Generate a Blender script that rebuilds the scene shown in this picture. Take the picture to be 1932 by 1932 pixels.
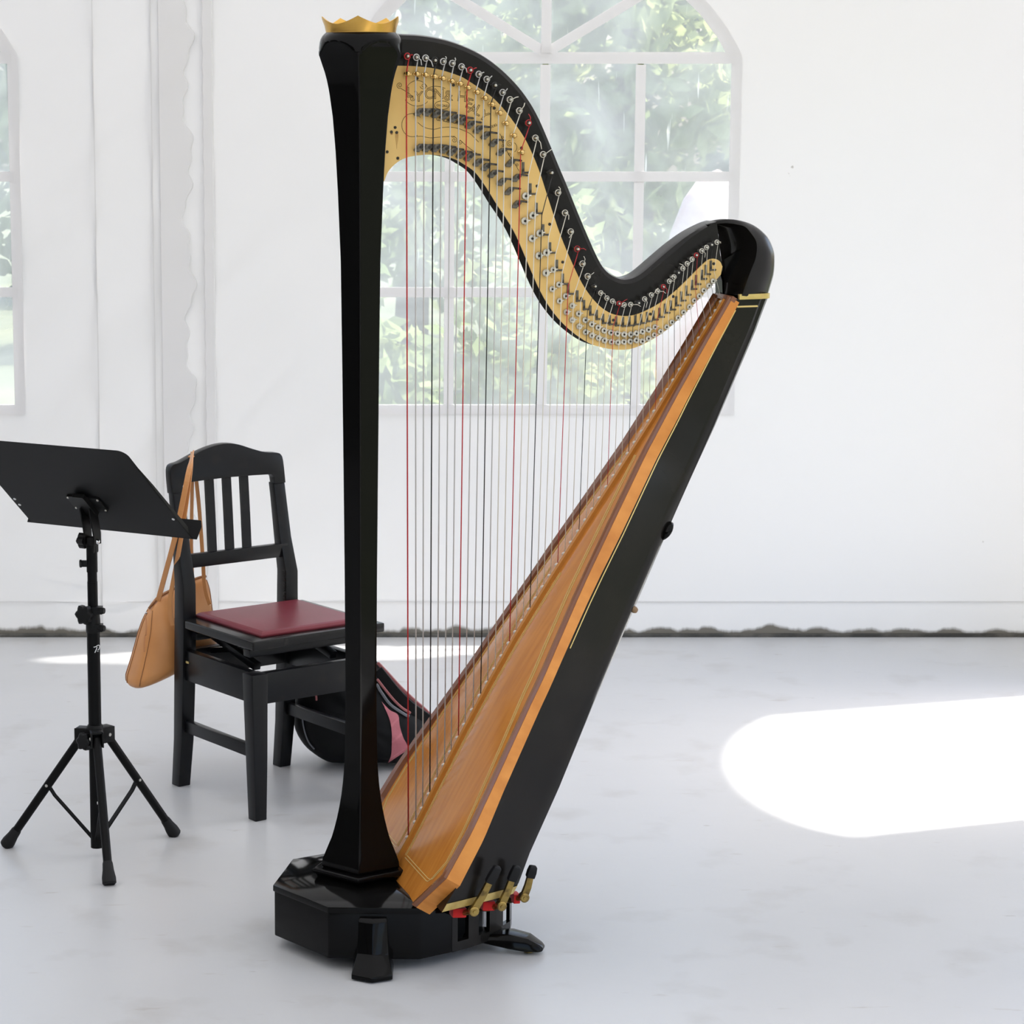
import bpy, bmesh, math, random
import numpy as np
from mathutils import Vector, Matrix
from mathutils.bvhtree import BVHTree
random.seed(7); rng = np.random.default_rng(7)
for o in list(bpy.data.objects): bpy.data.objects.remove(o)
SC = bpy.context.scene
COL = SC.collection

# ---------------------------------------------------------------- camera
F, CX, CY, HOR, H = 4700.0, 700.0, 966.0, 200.0, 1.674
PITCH = math.atan((CY - HOR) / F)
cam = bpy.data.cameras.new('camera'); camo = bpy.data.objects.new('camera', cam); COL.objects.link(camo)
cam.sensor_fit = 'HORIZONTAL'; cam.sensor_width = 36.0
cam.lens = F / 1932.0 * 36.0
cam.shift_x = (966.0 - CX) / 1932.0
cam.shift_y = 0.0
cam.clip_end = 200
camo.location = (0, 0, H)
camo.rotation_euler = (math.pi / 2 - PITCH, 0, 0)
cam.dof.use_dof = True; cam.dof.focus_distance = 5.1; cam.dof.aperture_fstop = 18.0
SC.camera = camo

# ---------------------------------------------------------------- world, sun, exposure
w = bpy.data.worlds.new('world'); SC.world = w; w.use_nodes = True
nt = w.node_tree; bg = nt.nodes['Background']
sky = nt.nodes.new('ShaderNodeTexSky'); sky.sky_type = 'NISHITA'; sky.sun_disc = False
SUNDIR = Vector((1.25, 0.40, 2.25)).normalized()          # towards the sun
sky.sun_elevation = math.asin(SUNDIR.z); sky.sun_rotation = math.atan2(SUNDIR.x, SUNDIR.y)
sky.air_density = 1.0; sky.dust_density = 3.0; sky.ozone_density = 1.0
nt.links.new(sky.outputs[0], bg.inputs[0]); bg.inputs[1].default_value = 0.36
sun = bpy.data.lights.new('sun', 'SUN'); sun.energy = 10.0; sun.angle = math.radians(1.8); sun.color = (1.0, .95, .88)
suno = bpy.data.objects.new('sun', sun); COL.objects.link(suno); suno.location = (6, 10, 12)
suno.rotation_euler = (-SUNDIR).to_track_quat('-Z', 'Y').to_euler()
SC.view_settings.view_transform = 'Standard'; SC.view_settings.look = 'None'
SC.view_settings.exposure = 0.46; SC.view_settings.gamma = 1.0; SC.view_settings.use_curve_mapping = False
cy = SC.cycles
cy.max_bounces = 9; cy.diffuse_bounces = 6; cy.glossy_bounces = 4; cy.transmission_bounces = 6; cy.transparent_max_bounces = 24
cy.caustics_reflective = False; cy.caustics_refractive = False; cy.sample_clamp_indirect = 6.0
cy.use_denoising = True

# ---------------------------------------------------------------- pixel helpers (photo frame 1932 x 1932)
c_, s_ = math.cos(PITCH), math.sin(PITCH)
fw = np.array([0, c_, -s_]); up = np.array([0, s_, c_]); rt = np.array([1., 0, 0]); CAM = np.array([0, 0, H])
def ray(x, y): return fw * F + rt * (x - CX) - up * (y - CY)
def hit(x, y, p0, n):
    d = ray(x, y); n = np.asarray(n, float)
    return CAM + d * (np.dot(np.asarray(p0, float) - CAM, n) / np.dot(d, n))
def floorp(x, y, z=0.0): return hit(x, y, (0, 0, z), (0, 0, 1))
def atY(x, y, Y): return hit(x, y, (0, Y, 0), (0, 1, 0))
TH = math.radians(14)
HO = floorp(682, 1774)
HA = np.array([math.cos(TH), math.sin(TH), 0]); HN = np.array([math.sin(TH), -math.cos(TH), 0])
def hp(x, y, wv=0.0):                       # pixel -> (u, z) on the harp's plane at offset wv
    q = hit(x, y, HO + HN * wv, HN) - HO; return np.array([q @ HA, q[2]])
def hz(x, y, z):                            # pixel -> (u, w) in harp plan at height z
    q = floorp(x, y, z) - HO; return np.array([q @ HA, q @ HN])

# ---------------------------------------------------------------- materials
MATS = {}
def mat(name, col, rough=.5, metal=0., spec=.5, coat=0., noise=None, bump=None, scl=(1, 1, 1), trans=0., emit=None, sheen=0.):
    if name in MATS: return MATS[name]
    m = bpy.data.materials.new(name); m.use_nodes = True; MATS[name] = m
    t = m.node_tree; b = t.nodes['Principled BSDF']
    b.inputs['Base Color'].default_value = (*col, 1); b.inputs['Roughness'].default_value = rough
    b.inputs['Metallic'].default_value = metal; b.inputs['Specular IOR Level'].default_value = spec
    b.inputs['Coat Weight'].default_value = coat; b.inputs['Coat Roughness'].default_value = .06
    if sheen: b.inputs['Sheen Weight'].default_value = sheen
    tc = t.nodes.new('ShaderNodeTexCoord'); mp = t.nodes.new('ShaderNodeMapping'); mp.inputs['Scale'].default_value = scl
    t.links.new(tc.outputs['Object'], mp.inputs['Vector'])
    if noise:                                # (scale, second colour, low, high, detail)
        n = t.nodes.new('ShaderNodeTexNoise'); n.inputs['Scale'].default_value = noise[0]; n.inputs['Detail'].default_value = noise[4] if len(noise) > 4 else 4
        r = t.nodes.new('ShaderNodeValToRGB'); r.color_ramp.elements[0].position = noise[2]; r.color_ramp.elements[1].position = noise[3]
        r.color_ramp.elements[0].color = (*col, 1); r.color_ramp.elements[1].color = (*noise[1], 1)
        t.links.new(mp.outputs[0], n.inputs['Vector']); t.links.new(n.outputs['Fac'], r.inputs[0]); t.links.new(r.outputs[0], b.inputs['Base Color'])
    if bump:
        n2 = t.nodes.new('ShaderNodeTexNoise'); n2.inputs['Scale'].default_value = bump[0]; n2.inputs['Detail'].default_value = 3
        bp = t.nodes.new('ShaderNodeBump'); bp.inputs['Strength'].default_value = bump[1]; bp.inputs['Distance'].default_value = bump[2] if len(bump) > 2 else .002
        t.links.new(mp.outputs[0], n2.inputs['Vector']); t.links.new(n2.outputs['Fac'], bp.inputs['Height']); t.links.new(bp.outputs[0], b.inputs['Normal'])
    return m

LACQ = mat('black_lacquer', (.0028, .0027, .0027), .10, spec=.13)
SATIN = mat('black_satin_lacquer', (.006, .0052, .0046), .24, spec=.26, noise=(9, (.012, .0095, .0075), .45, .75))
CHAIRB = mat('chair_black', (.005, .005, .006), .30, spec=.24, noise=(30, (.010, .0085, .0075), .55, .8))
METALB = mat('stand_black', (.0035, .0035, .0037), .45, spec=.13)
PLASTB = mat('black_plastic', (.006, .006, .006), .45, spec=.2)
RUBBER = mat('black_rubber', (.009, .009, .0095), .6, spec=.25)
GOLD = mat('gold_crown', (.72, .43, .10), .28, metal=.85, noise=(14, (.60, .34, .07), .4, .7))
BRASSP = mat('brass_plate', (.80, .54, .19), .45, noise=(5, (.74, .47, .145), .42, .72), spec=.35)
BRASSL = mat('brass_band', (.62, .47, .17), .3, metal=.6, noise=(25, (.45, .30, .08), .5, .75))
BRASSD = mat('worn_brass', (.36, .25, .075), .34, metal=.85, noise=(60, (.14, .095, .04), .45, .7))
STEEL = mat('steel', (.55, .54, .50), .28, metal=.9)
DARKST = mat('aged_steel', (.13, .12, .10), .34, metal=.6, noise=(90, (.035, .03, .025), .45, .65))
SCREW = mat('dark_screw', (.035, .03, .025), .4, metal=.5)
INK = mat('engraving', (.07, .045, .02), .6)
WOOD = mat('soundboard_wood', (.56, .218, .038), .17, coat=.0, spec=.32, noise=(9, (.45, .160, .026), .35, .70, 6), scl=(1.0, 9, 1.0))
EDGEW = mat('maple_edge', (.70, .285, .062), .36, spec=.25, noise=(14, (.56, .205, .040), .35, .7, 6), scl=(1, 6, 1))
TRIMW = mat('brown_trim', (.19, .068, .028), .18, coat=.2)
STRIPW = mat('centre_strip', (.48, .19, .03), .3)
INLAY = mat('pale_inlay', (.62, .46, .16), .4)
GOLDL = mat('gold_line', (.70, .52, .20), .35, metal=.4)
FELT = mat('red_felt', (.62, .012, .010), .9, sheen=.3, bump=(400, .4, .001))
REDS = mat('red_string', (.50, .012, .016), .4)
BLKS = mat('black_string', (.012, .012, .012), .4)
WIRES = mat('wound_string', (.58, .57, .55), .35, metal=.25)
GUTS = mat('gut_string', (.74, .70, .60), .35)
MAROON = mat('maroon_leather', (.155, .022, .03), .36, spec=.25, noise=(7, (.19, .032, .045), .4, .7), bump=(350, .25, .0008))
TAN = mat('tan_leather', (.62, .285, .10), .38, spec=.35, noise=(6, (.52, .225, .075), .38, .72), bump=(160, .2, .001))
TAND = mat('tan_leather_seam', (.30, .13, .045), .5)
NYLON = mat('black_nylon', (.006, .006, .0065), .6, spec=.2, bump=(300, .4, .001))
NYLONG = mat('grey_piping', (.16, .165, .18), .4)
PINK = mat('pink_nylon', (.56, .17, .20), .6, bump=(250, .4, .001))
PINKD = mat('dusty_pink_strap', (.36, .12, .12), .6)
CHROME = mat('chrome', (.75, .75, .75), .12, metal=1.0)
WHITEP = mat('white_print', (.85, .85, .85), .4)
GROUND = mat('grass_ground', (.07, .085, .045), .9, noise=(1.5, (.12, .13, .07), .4, .7))
BARK = mat('bark', (.09, .065, .045), .9)

def fabric(name, trans, col, dirt=False, folds=False):
    m = bpy.data.materials.new(name); m.use_nodes = True; t = m.node_tree; t.nodes.clear()
    out = t.nodes.new('ShaderNodeOutputMaterial'); mx = t.nodes.new('ShaderNodeMixShader'); mx.inputs[0].default_value = trans
    d = t.nodes.new('ShaderNodeBsdfDiffuse'); tr = t.nodes.new('ShaderNodeBsdfTranslucent')
    d.inputs[0].default_value = (*col, 1); tr.inputs[0].default_value = (*col, 1)
    t.links.new(d.outputs[0], mx.inputs[1]); t.links.new(tr.outputs[0], mx.inputs[2])
    g = t.nodes.new('ShaderNodeBsdfGlossy'); g.inputs['Roughness'].default_value = .45; g.inputs[0].default_value = (1, 1, 1, 1)
    m2 = t.nodes.new('ShaderNodeMixShader'); m2.inputs[0].default_value = .04
    t.links.new(mx.outputs[0], m2.inputs[1]); t.links.new(g.outputs[0], m2.inputs[2]); t.links.new(m2.outputs[0], out.inputs[0])
    tc = t.nodes.new('ShaderNodeTexCoord')
    if folds:
        mp = t.nodes.new('ShaderNodeMapping'); mp.vector_type = 'TEXTURE'; mp.inputs['Scale'].default_value = (.45, 1, 2.2); mp.inputs['Rotation'].default_value = (0, .72, 0)
        t.links.new(tc.outputs['Object'], mp.inputs['Vector'])
        n = t.nodes.new('ShaderNodeTexNoise'); n.inputs['Scale'].default_value = 4.0; n.inputs['Detail'].default_value = .6; n.inputs['Distortion'].default_value = .3
        t.links.new(mp.outputs[0], n.inputs['Vector'])
        bp = t.nodes.new('ShaderNodeBump'); bp.inputs['Distance'].default_value = .05
        sx0 = t.nodes.new('ShaderNodeSeparateXYZ'); t.links.new(tc.outputs['Object'], sx0.inputs[0])
        mr = t.nodes.new('ShaderNodeMapRange'); mr.inputs[1].default_value = -.75; mr.inputs[2].default_value = .3; mr.inputs[3].default_value = .55; mr.inputs[4].default_value = .10
        t.links.new(sx0.outputs[0], mr.inputs[0]); t.links.new(mr.outputs[0], bp.inputs['Strength'])
        t.links.new(n.outputs['Fac'], bp.inputs['Height'])
        for q in (d, tr): t.links.new(bp.outputs[0], q.inputs['Normal'])
    if dirt:
        sx = t.nodes.new('ShaderNodeSeparateXYZ'); t.links.new(tc.outputs['Object'], sx.inputs[0])
        n = t.nodes.new('ShaderNodeTexNoise'); n.inputs['Scale'].default_value = 9; n.inputs['Detail'].default_value = 6
        mp2 = t.nodes.new('ShaderNodeMapping'); mp2.inputs['Scale'].default_value = (1, 1, .25); t.links.new(tc.outputs['Object'], mp2.inputs[0]); t.links.new(mp2.outputs[0], n.inputs[0])
        ma = t.nodes.new('ShaderNodeMath'); ma.operation = 'MULTIPLY_ADD'; ma.inputs[1].default_value = -.085; t.links.new(n.outputs['Fac'], ma.inputs[0]); t.links.new(sx.outputs[2], ma.inputs[2])
        rp = t.nodes.new('ShaderNodeValToRGB'); e = rp.color_ramp.elements
        e[0].position = 0.0; e[0].color = (.16, .145, .12, 1); e[1].position = .012; e[1].color = (*col, 1)
        ad = t.nodes.new('ShaderNodeMath'); ad.operation = 'ADD'; ad.inputs[1].default_value = .025; t.links.new(ma.outputs[0], ad.inputs[0])
        t.links.new(ad.outputs[0], rp.inputs[0])
        n3 = t.nodes.new('ShaderNodeTexNoise'); n3.inputs['Scale'].default_value = 28; n3.inputs['Detail'].default_value = 2
        t.links.new(tc.outputs['Object'], n3.inputs[0])
        r3 = t.nodes.new('ShaderNodeValToRGB'); r3.color_ramp.elements[0].position = .80; r3.color_ramp.elements[1].position = .84
        r3.color_ramp.elements[0].color = (1, 1, 1, 1); r3.color_ramp.elements[1].color = (.62, .60, .57, 1)
        t.links.new(n3.outputs['Fac'], r3.inputs[0])
        mm = t.nodes.new('ShaderNodeMixRGB'); mm.blend_type = 'MULTIPLY'; mm.inputs[0].default_value = 1
        t.links.new(rp.outputs[0], mm.inputs[1]); t.links.new(r3.outputs[0], mm.inputs[2])
        for q in (d, tr): t.links.new(mm.outputs[0], q.inputs[0])
    MATS[name] = m; return m
TENT = fabric('tent_fabric', .10, (.835, .825, .82), dirt=True, folds=True)
TENT2 = fabric('tent_fabric_side', .12, (.80, .80, .80))
ROOF = fabric('roof_fabric', .20, (.80, .80, .80))
DARKW = fabric('unseen_dark_wall', .0, (.10, .10, .10))  # invented dark colour for unseen walls, added to dim reflections in the lacquer
FLAP = fabric('flap_fabric', .09, (.815, .805, .80), folds=True)
SEAM = fabric('seam_fabric', .09, (.74, .73, .72))
MULL = fabric('window_tape', .22, (.86, .85, .85))
GAPM = mat('gap_shade', (.05, .048, .042), .8, noise=(12, (.14, .13, .11), .4, .7))  # shade of the gap under the wall, put into a dark colour

def pane_mat():
    m = bpy.data.materials.new('clear_vinyl'); m.use_nodes = True; t = m.node_tree; t.nodes.clear()
    out = t.nodes.new('ShaderNodeOutputMaterial')
    tp = t.nodes.new('ShaderNodeBsdfTransparent'); tp.inputs[0].default_value = (.96, .975, .98, 1)
    tl = t.nodes.new('ShaderNodeBsdfTranslucent'); tl.inputs[0].default_value = (.92, .95, .97, 1)
    gl = t.nodes.new('ShaderNodeBsdfGlossy'); gl.inputs['Roughness'].default_value = .12
    mx = t.nodes.new('ShaderNodeMixShader'); m2 = t.nodes.new('ShaderNodeMixShader')
    tc = t.nodes.new('ShaderNodeTexCoord')
    n = t.nodes.new('ShaderNodeTexNoise'); n.inputs['Scale'].default_value = 3.0; n.inputs['Detail'].default_value = 7; n.inputs['Distortion'].default_value = 1.2
    t.links.new(tc.outputs['Object'], n.inputs[0])
    r = t.nodes.new('ShaderNodeMapRange'); r.inputs[1].default_value = .3; r.inputs[2].default_value = .8; r.inputs[3].default_value = .24; r.inputs[4].default_value = .50
    t.links.new(n.outputs['Fac'], r.inputs[0])
    mp = t.nodes.new('ShaderNodeMapping'); mp.inputs['Scale'].default_value = (60, 60, 5); mp.inputs['Rotation'].default_value = (0, .35, 0); t.links.new(tc.outputs['Object'], mp.inputs[0])
    n2 = t.nodes.new('ShaderNodeTexNoise'); n2.inputs['Scale'].default_value = 1.0; n2.inputs['Detail'].default_value = 2; t.links.new(mp.outputs[0], n2.inputs[0])
    r2 = t.nodes.new('ShaderNodeMapRange'); r2.inputs[1].default_value = .70; r2.inputs[2].default_value = .78; r2.inputs[3].default_value = 0; r2.inputs[4].default_value = .3
    t.links.new(n2.outputs['Fac'], r2.inputs[0])
    ad = t.nodes.new('ShaderNodeMath'); ad.operation = 'ADD'; t.links.new(r.outputs[0], ad.inputs[0]); t.links.new(r2.outputs[0], ad.inputs[1])
    t.links.new(ad.outputs[0], mx.inputs[0]); t.links.new(tp.outputs[0], mx.inputs[1]); t.links.new(tl.outputs[0], mx.inputs[2])
    m2.inputs[0].default_value = .03; t.links.new(mx.outputs[0], m2.inputs[1]); t.links.new(gl.outputs[0], m2.inputs[2]); t.links.new(m2.outputs[0], out.inputs[0])
    return m
PANE = pane_mat()

def floor_mat():
    m = bpy.data.materials.new('painted_concrete'); m.use_nodes = True; t = m.node_tree; b = t.nodes['Principled BSDF']
    tc = t.nodes.new('ShaderNodeTexCoord')
    def ns(scale, detail, sc=(1, 1, 1)):
        mp = t.nodes.new('ShaderNodeMapping'); mp.inputs['Scale'].default_value = sc; t.links.new(tc.outputs['Object'], mp.inputs[0])
        n = t.nodes.new('ShaderNodeTexNoise'); n.inputs['Scale'].default_value = scale; n.inputs['Detail'].default_value = detail; t.links.new(mp.outputs[0], n.inputs[0]); return n.outputs['Fac']
    def ramp(f, p0, c0, p1, c1):
        r = t.nodes.new('ShaderNodeValToRGB'); e = r.color_ramp.elements; e[0].position = p0; e[0].color = (*c0, 1); e[1].position = p1; e[1].color = (*c1, 1); t.links.new(f, r.inputs[0]); return r.outputs[0]
    def mul(a, bq):
        k = t.nodes.new('ShaderNodeMixRGB'); k.blend_type = 'MULTIPLY'; k.inputs[0].default_value = 1; t.links.new(a, k.inputs[1]); t.links.new(bq, k.inputs[2]); return k.outputs[0]
    base = ramp(ns(1.3, 8), .3, (.495, .50, .505), .7, (.545, .548, .55))
    blot = ramp(ns(5.5, 7), .56, (1, 1, 1), .76, (.86, .845, .825))
    sc1 = ramp(ns(42, 3, (.35, 1.0, 1)), .73, (1, 1, 1), .80, (.62, .58, .54))
    sc2 = ramp(ns(16, 9, (.5, 1.6, 1)), .66, (1, 1, 1), .74, (.86, .83, .80))
    col = mul(mul(base, blot), mul(sc1, sc2))
    t.links.new(col, b.inputs['Base Color']); b.inputs['Roughness'].default_value = .33; b.inputs['Specular IOR Level'].default_value = .4
    bp = t.nodes.new('ShaderNodeBump'); bp.inputs['Strength'].default_value = .12; bp.inputs['Distance'].default_value = .003
    t.links.new(ns(18, 4), bp.inputs['Height']); t.links.new(bp.outputs[0], b.inputs['Normal'])
    return m
FLOORM = floor_mat()
def leaf_mat(name, c1, c2):
    m = bpy.data.materials.new(name); m.use_nodes = True; t = m.node_tree; t.nodes.clear()
    out = t.nodes.new('ShaderNodeOutputMaterial'); mx = t.nodes.new('ShaderNodeMixShader'); mx.inputs[0].default_value = .4
    d = t.nodes.new('ShaderNodeBsdfDiffuse'); tr = t.nodes.new('ShaderNodeBsdfTranslucent')
    tc = t.nodes.new('ShaderNodeTexCoord'); n = t.nodes.new('ShaderNodeTexNoise'); n.inputs['Scale'].default_value = 1.6; n.inputs['Detail'].default_value = 3
    r = t.nodes.new('ShaderNodeValToRGB'); r.color_ramp.elements[0].position = .35; r.color_ramp.elements[1].position = .65
    r.color_ramp.elements[0].color = (*c1, 1); r.color_ramp.elements[1].color = (*c2, 1)
    t.links.new(tc.outputs['Object'], n.inputs[0]); t.links.new(n.outputs['Fac'], r.inputs[0])
    for q in (d, tr): t.links.new(r.outputs[0], q.inputs[0])
    t.links.new(d.outputs[0], mx.inputs[1]); t.links.new(tr.outputs[0], mx.inputs[2]); t.links.new(mx.outputs[0], out.inputs[0])
    return m
LEAF1 = leaf_mat('leaves_mid', (.13, .20, .08), (.32, .38, .17))
LEAF2 = leaf_mat('leaves_dark', (.06, .11, .07), (.15, .21, .12))
LEAF3 = leaf_mat('leaves_light', (.24, .31, .12), (.44, .48, .22))

# ---------------------------------------------------------------- mesh helpers
def link(name, verts, faces, m, parent=None, loc=None, smooth=False, autosmooth=None, bevel=None, kind=None):
    me = bpy.data.meshes.new(name); me.from_pydata([tuple(map(float, v)) for v in verts], [], [tuple(f) for f in faces])
    bm = bmesh.new(); bm.from_mesh(me); bmesh.ops.recalc_face_normals(bm, faces=bm.faces[:])
    if bevel:
        w_, seg, ang = bevel
        es = [e for e in bm.edges if len(e.link_faces) == 2 and e.calc_face_angle(0) > ang]
        bmesh.ops.bevel(bm, geom=es, offset=w_, segments=seg, affect='EDGES', profile=.6, clamp_overlap=True)
    bm.to_mesh(me); bm.free()
    me.materials.append(m)
    if smooth or bevel or autosmooth:
        me.polygons.foreach_set('use_smooth', [True] * len(me.polygons))
        me.update()
        if autosmooth is not None or bevel:
            try: me.set_sharp_from_angle(angle=autosmooth if autosmooth else math.radians(40))
            except Exception: pass
    o = bpy.data.objects.new(name, me); COL.objects.link(o)
    if parent is not None: o.parent = parent
    if loc is not None: o.location = loc
    if kind: o['kind'] = kind
    return o
def thing(name, label, cat, loc=(0, 0, 0), rz=0., group=None):
    o = bpy.data.objects.new(name, None); COL.objects.link(o); o.location = loc; o.rotation_euler = (0, 0, rz); o.empty_display_size = .05
    o['label'] = label; o['category'] = cat
    if group: o['group'] = group
    return o
def tag(o, label, cat, group=None):
    o['label'] = label; o['category'] = cat
    if group: o['group'] = group
    return o
def prism(pts, lo, hi, axes):
    """polygon pts (a,b) extruded lo..hi; axes(a,b,c)->xyz"""
    n = len(pts); v = [axes(a, b, lo) for a, b in pts] + [axes(a, b, hi) for a, b in pts]
    f = [list(range(n))[::-1], list(range(n, 2 * n))] + [[i, (i + 1) % n, n + (i + 1) % n, n + i] for i in range(n)]
    return v, f
def boxv(c, sx, sy, sz, R=None):
    v = []
    for z in (-1, 1):
        for y in (-1, 1):
            for x in (-1, 1):
                p = Vector((x * sx / 2, y * sy / 2, z * sz / 2))
                if R is not None: p = R @ p
                v.append(Vector(c) + p)
    return v, [[0, 2, 3, 1], [4, 5, 7, 6], [0, 1, 5, 4], [2, 6, 7, 3], [0, 4, 6, 2], [1, 3, 7, 5]]
def frame_of(d, hint=None):
    d = Vector(d).normalized()
    h = Vector(hint) if hint is not None else (Vector((0, 0, 1)) if abs(d.z) < .9 else Vector((1, 0, 0)))
    x = h.cross(d)
    if x.length < 1e-6: x = Vector((1, 0, 0)).cross(d)
    x.normalize(); return x, d.cross(x).normalized(), d
def tubev(pts, r, n=8, cap=True, sect=None, hint=None):
    """tube along pts; r float or list; sect: list of (a,b) unit section (multiplied by r)"""
    pts = [Vector(map(float, p)) for p in pts]; N = len(pts)
    rs = r if hasattr(r, '__len__') else [r] * N
    sect = sect or [(math.cos(2 * math.pi * k / n), math.sin(2 * math.pi * k / n)) for k in range(n)]
    n = len(sect); V = []; Fc = []
    x = None
    for i, p in enumerate(pts):
        d = (pts[min(i + 1, N - 1)] - pts[max(i - 1, 0)])
        if d.length < 1e-9: d = Vector((0, 0, 1))
        d.normalize()
        if x is None or hint is not None: x, y, _ = frame_of(d, hint)
        else:
            x = (x - d * x.dot(d)).normalized(); y = d.cross(x)
        y = d.cross(x)
        for a, b in sect: V.append(p + x * (a * rs[i]) + y * (b * rs[i]))
    for i in range(N - 1):
        for k in range(n):
            Fc.append([i * n + k, i * n + (k + 1) % n, (i + 1) * n + (k + 1) % n, (i + 1) * n + k])
    if cap: Fc += [list(range(n))[::-1], [(N - 1) * n + k for k in range(n)]]
    return V, Fc
def barv(p, q, a, b, hint=None):
    """rectangular bar from p to q, section a x b (a along hint-cross, b along hint)"""
    return tubev([p, q], 1.0, sect=[(-a / 2, -b / 2), (a / 2, -b / 2), (a / 2, b / 2), (-a / 2, b / 2)], hint=hint)
def latheaxis(p, d, prof, n=16):
    """prof: list of (t along d, radius)"""
    x, y, d = frame_of(d); p = Vector(map(float, p)); V = []; Fc = []
    for t_, r in prof:
        for k in range(n):
            a = 2 * math.pi * k / n; V.append(p + d * t_ + x * (r * math.cos(a)) + y * (r * math.sin(a)))
    for i in range(len(prof) - 1):
        for k in range(n): Fc.append([i * n + k, i * n + (k + 1) % n, (i + 1) * n + (k + 1) % n, (i + 1) * n + k])
    Fc += [list(range(n))[::-1], [(len(prof) - 1) * n + k for k in range(n)]]
    return V, Fc
def merge(*vf):
    V = []; Fc = []
    for v, f in vf:
        k = len(V); V += list(v); Fc += [[i + k for i in q] for q in f]
    return V, Fc
def smoothc(pts, per=6, closed=False):
    """Catmull-Rom resample"""
    P = [np.array(p, float) for p in pts]; n = len(P); out = []
    rngi = range(n if closed else n - 1)
    for i in rngi:
        p0 = P[(i - 1) % n] if (closed or i > 0) else 2 * P[0] - P[1]
        p1 = P[i]; p2 = P[(i + 1) % n]
        p3 = P[(i + 2) % n] if (closed or i + 2 < n) else 2 * P[-1] - P[-2]
        for k in range(per):
            t_ = k / per
            out.append(.5 * ((2 * p1) + (-p0 + p2) * t_ + (2 * p0 - 5 * p1 + 4 * p2 - p3) * t_ ** 2 + (-p0 + 3 * p1 - 3 * p2 + p3) * t_ ** 3))
    if not closed: out.append(P[-1])
    return out
def ip(x, xs, ys): return float(np.interp(x, xs, ys))

# ================================================================ SETTING
YW = 7.796; XR = 2.13; XL = -6.5; YF = -2.6; ZT = 3.0
fl = link('floor', [(XL, YF, 0), (XR, YF, 0), (XR, YW, 0), (XL, YW, 0)], [[0, 1, 2, 3]], FLOORM); fl['kind'] = 'structure'
ce = link('ceiling', [(XL, YF, ZT), (XR, YF, ZT), (XR, YW, ZT), (XL, YW, ZT)], [[0, 1, 2, 3]], ROOF); ce['kind'] = 'structure'

HWN = .5875; ZS = .733; ZA = 1.815; ARC_C = 1.525 ; ARC_R = .655     # arched window: half width, sill, spring, arc centre, arc radius
ROWS = [.733, 1.100, 1.458, 1.815]; PER = 2.23; BAR = .031
def arch_outline(xc, ZS=ZS):
    pts = []
    a0 = math.acos(HWN / ARC_R)
    for k in range(9): pts.append((xc - HWN + 2 * HWN * k / 8, ZS))
    for k in range(1, 8): pts.append((xc + HWN, ZS + (ARC_C + ARC_R * math.sin(a0) - ZS) * k / 8))
    for k in range(0, 17):
        a = a0 + (math.pi - 2 * a0) * k / 16; pts.append((xc + ARC_R * math.cos(a), ARC_C + ARC_R * math.sin(a)))
    for k in range(7, 0, -1): pts.append((xc - HWN, ZS + (ARC_C + ARC_R * math.sin(a0) - ZS) * k / 8))
    return pts
def on_rect(p, xc, x0, x1, z0, z1):
    """push opening point out to the panel rectangle along the ray from the opening's middle"""
    cz = 1.4; dx, dz = p[0] - xc, p[1] - cz
    ts = []
    if abs(dx) > 1e-9: ts.append(((x1 if dx > 0 else x0) - xc) / dx)
    if abs(dz) > 1e-9: ts.append(((z1 if dz > 0 else z0) - cz) / dz)
    t_ = min(ts); return (xc + dx * t_, cz + dz * t_)
def panel(xc, x0, x1, to3, rings=7, zs=ZS):
    out = arch_outline(xc, zs); n = len(out); V = []; Fc = []
    inner = list(out)
    rect = [on_rect(p, xc, x0, x1, 0.004, ZT) for p in out]
    # insert exact corners
    for cx_, cz_ in ((x0, .004), (x1, .004), (x0, ZT), (x1, ZT)):
        k = min(range(n), key=lambda i: (rect[i][0] - cx_) ** 2 + (rect[i][1] - cz_) ** 2); rect[k] = (cx_, cz_)
    for r in range(rings + 1):
        f = r / rings
        for i in range(n):
            V.append(to3(inner[i][0] + (rect[i][0] - inner[i][0]) * f, inner[i][1] + (rect[i][1] - inner[i][1]) * f, 0))
    for r in range(rings):
        for i in range(n):
            j = (i + 1) % n; Fc.append([r * n + i, r * n + j, (r + 1) * n + j, (r + 1) * n + i])
    return V, Fc
WN = [0]
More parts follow.
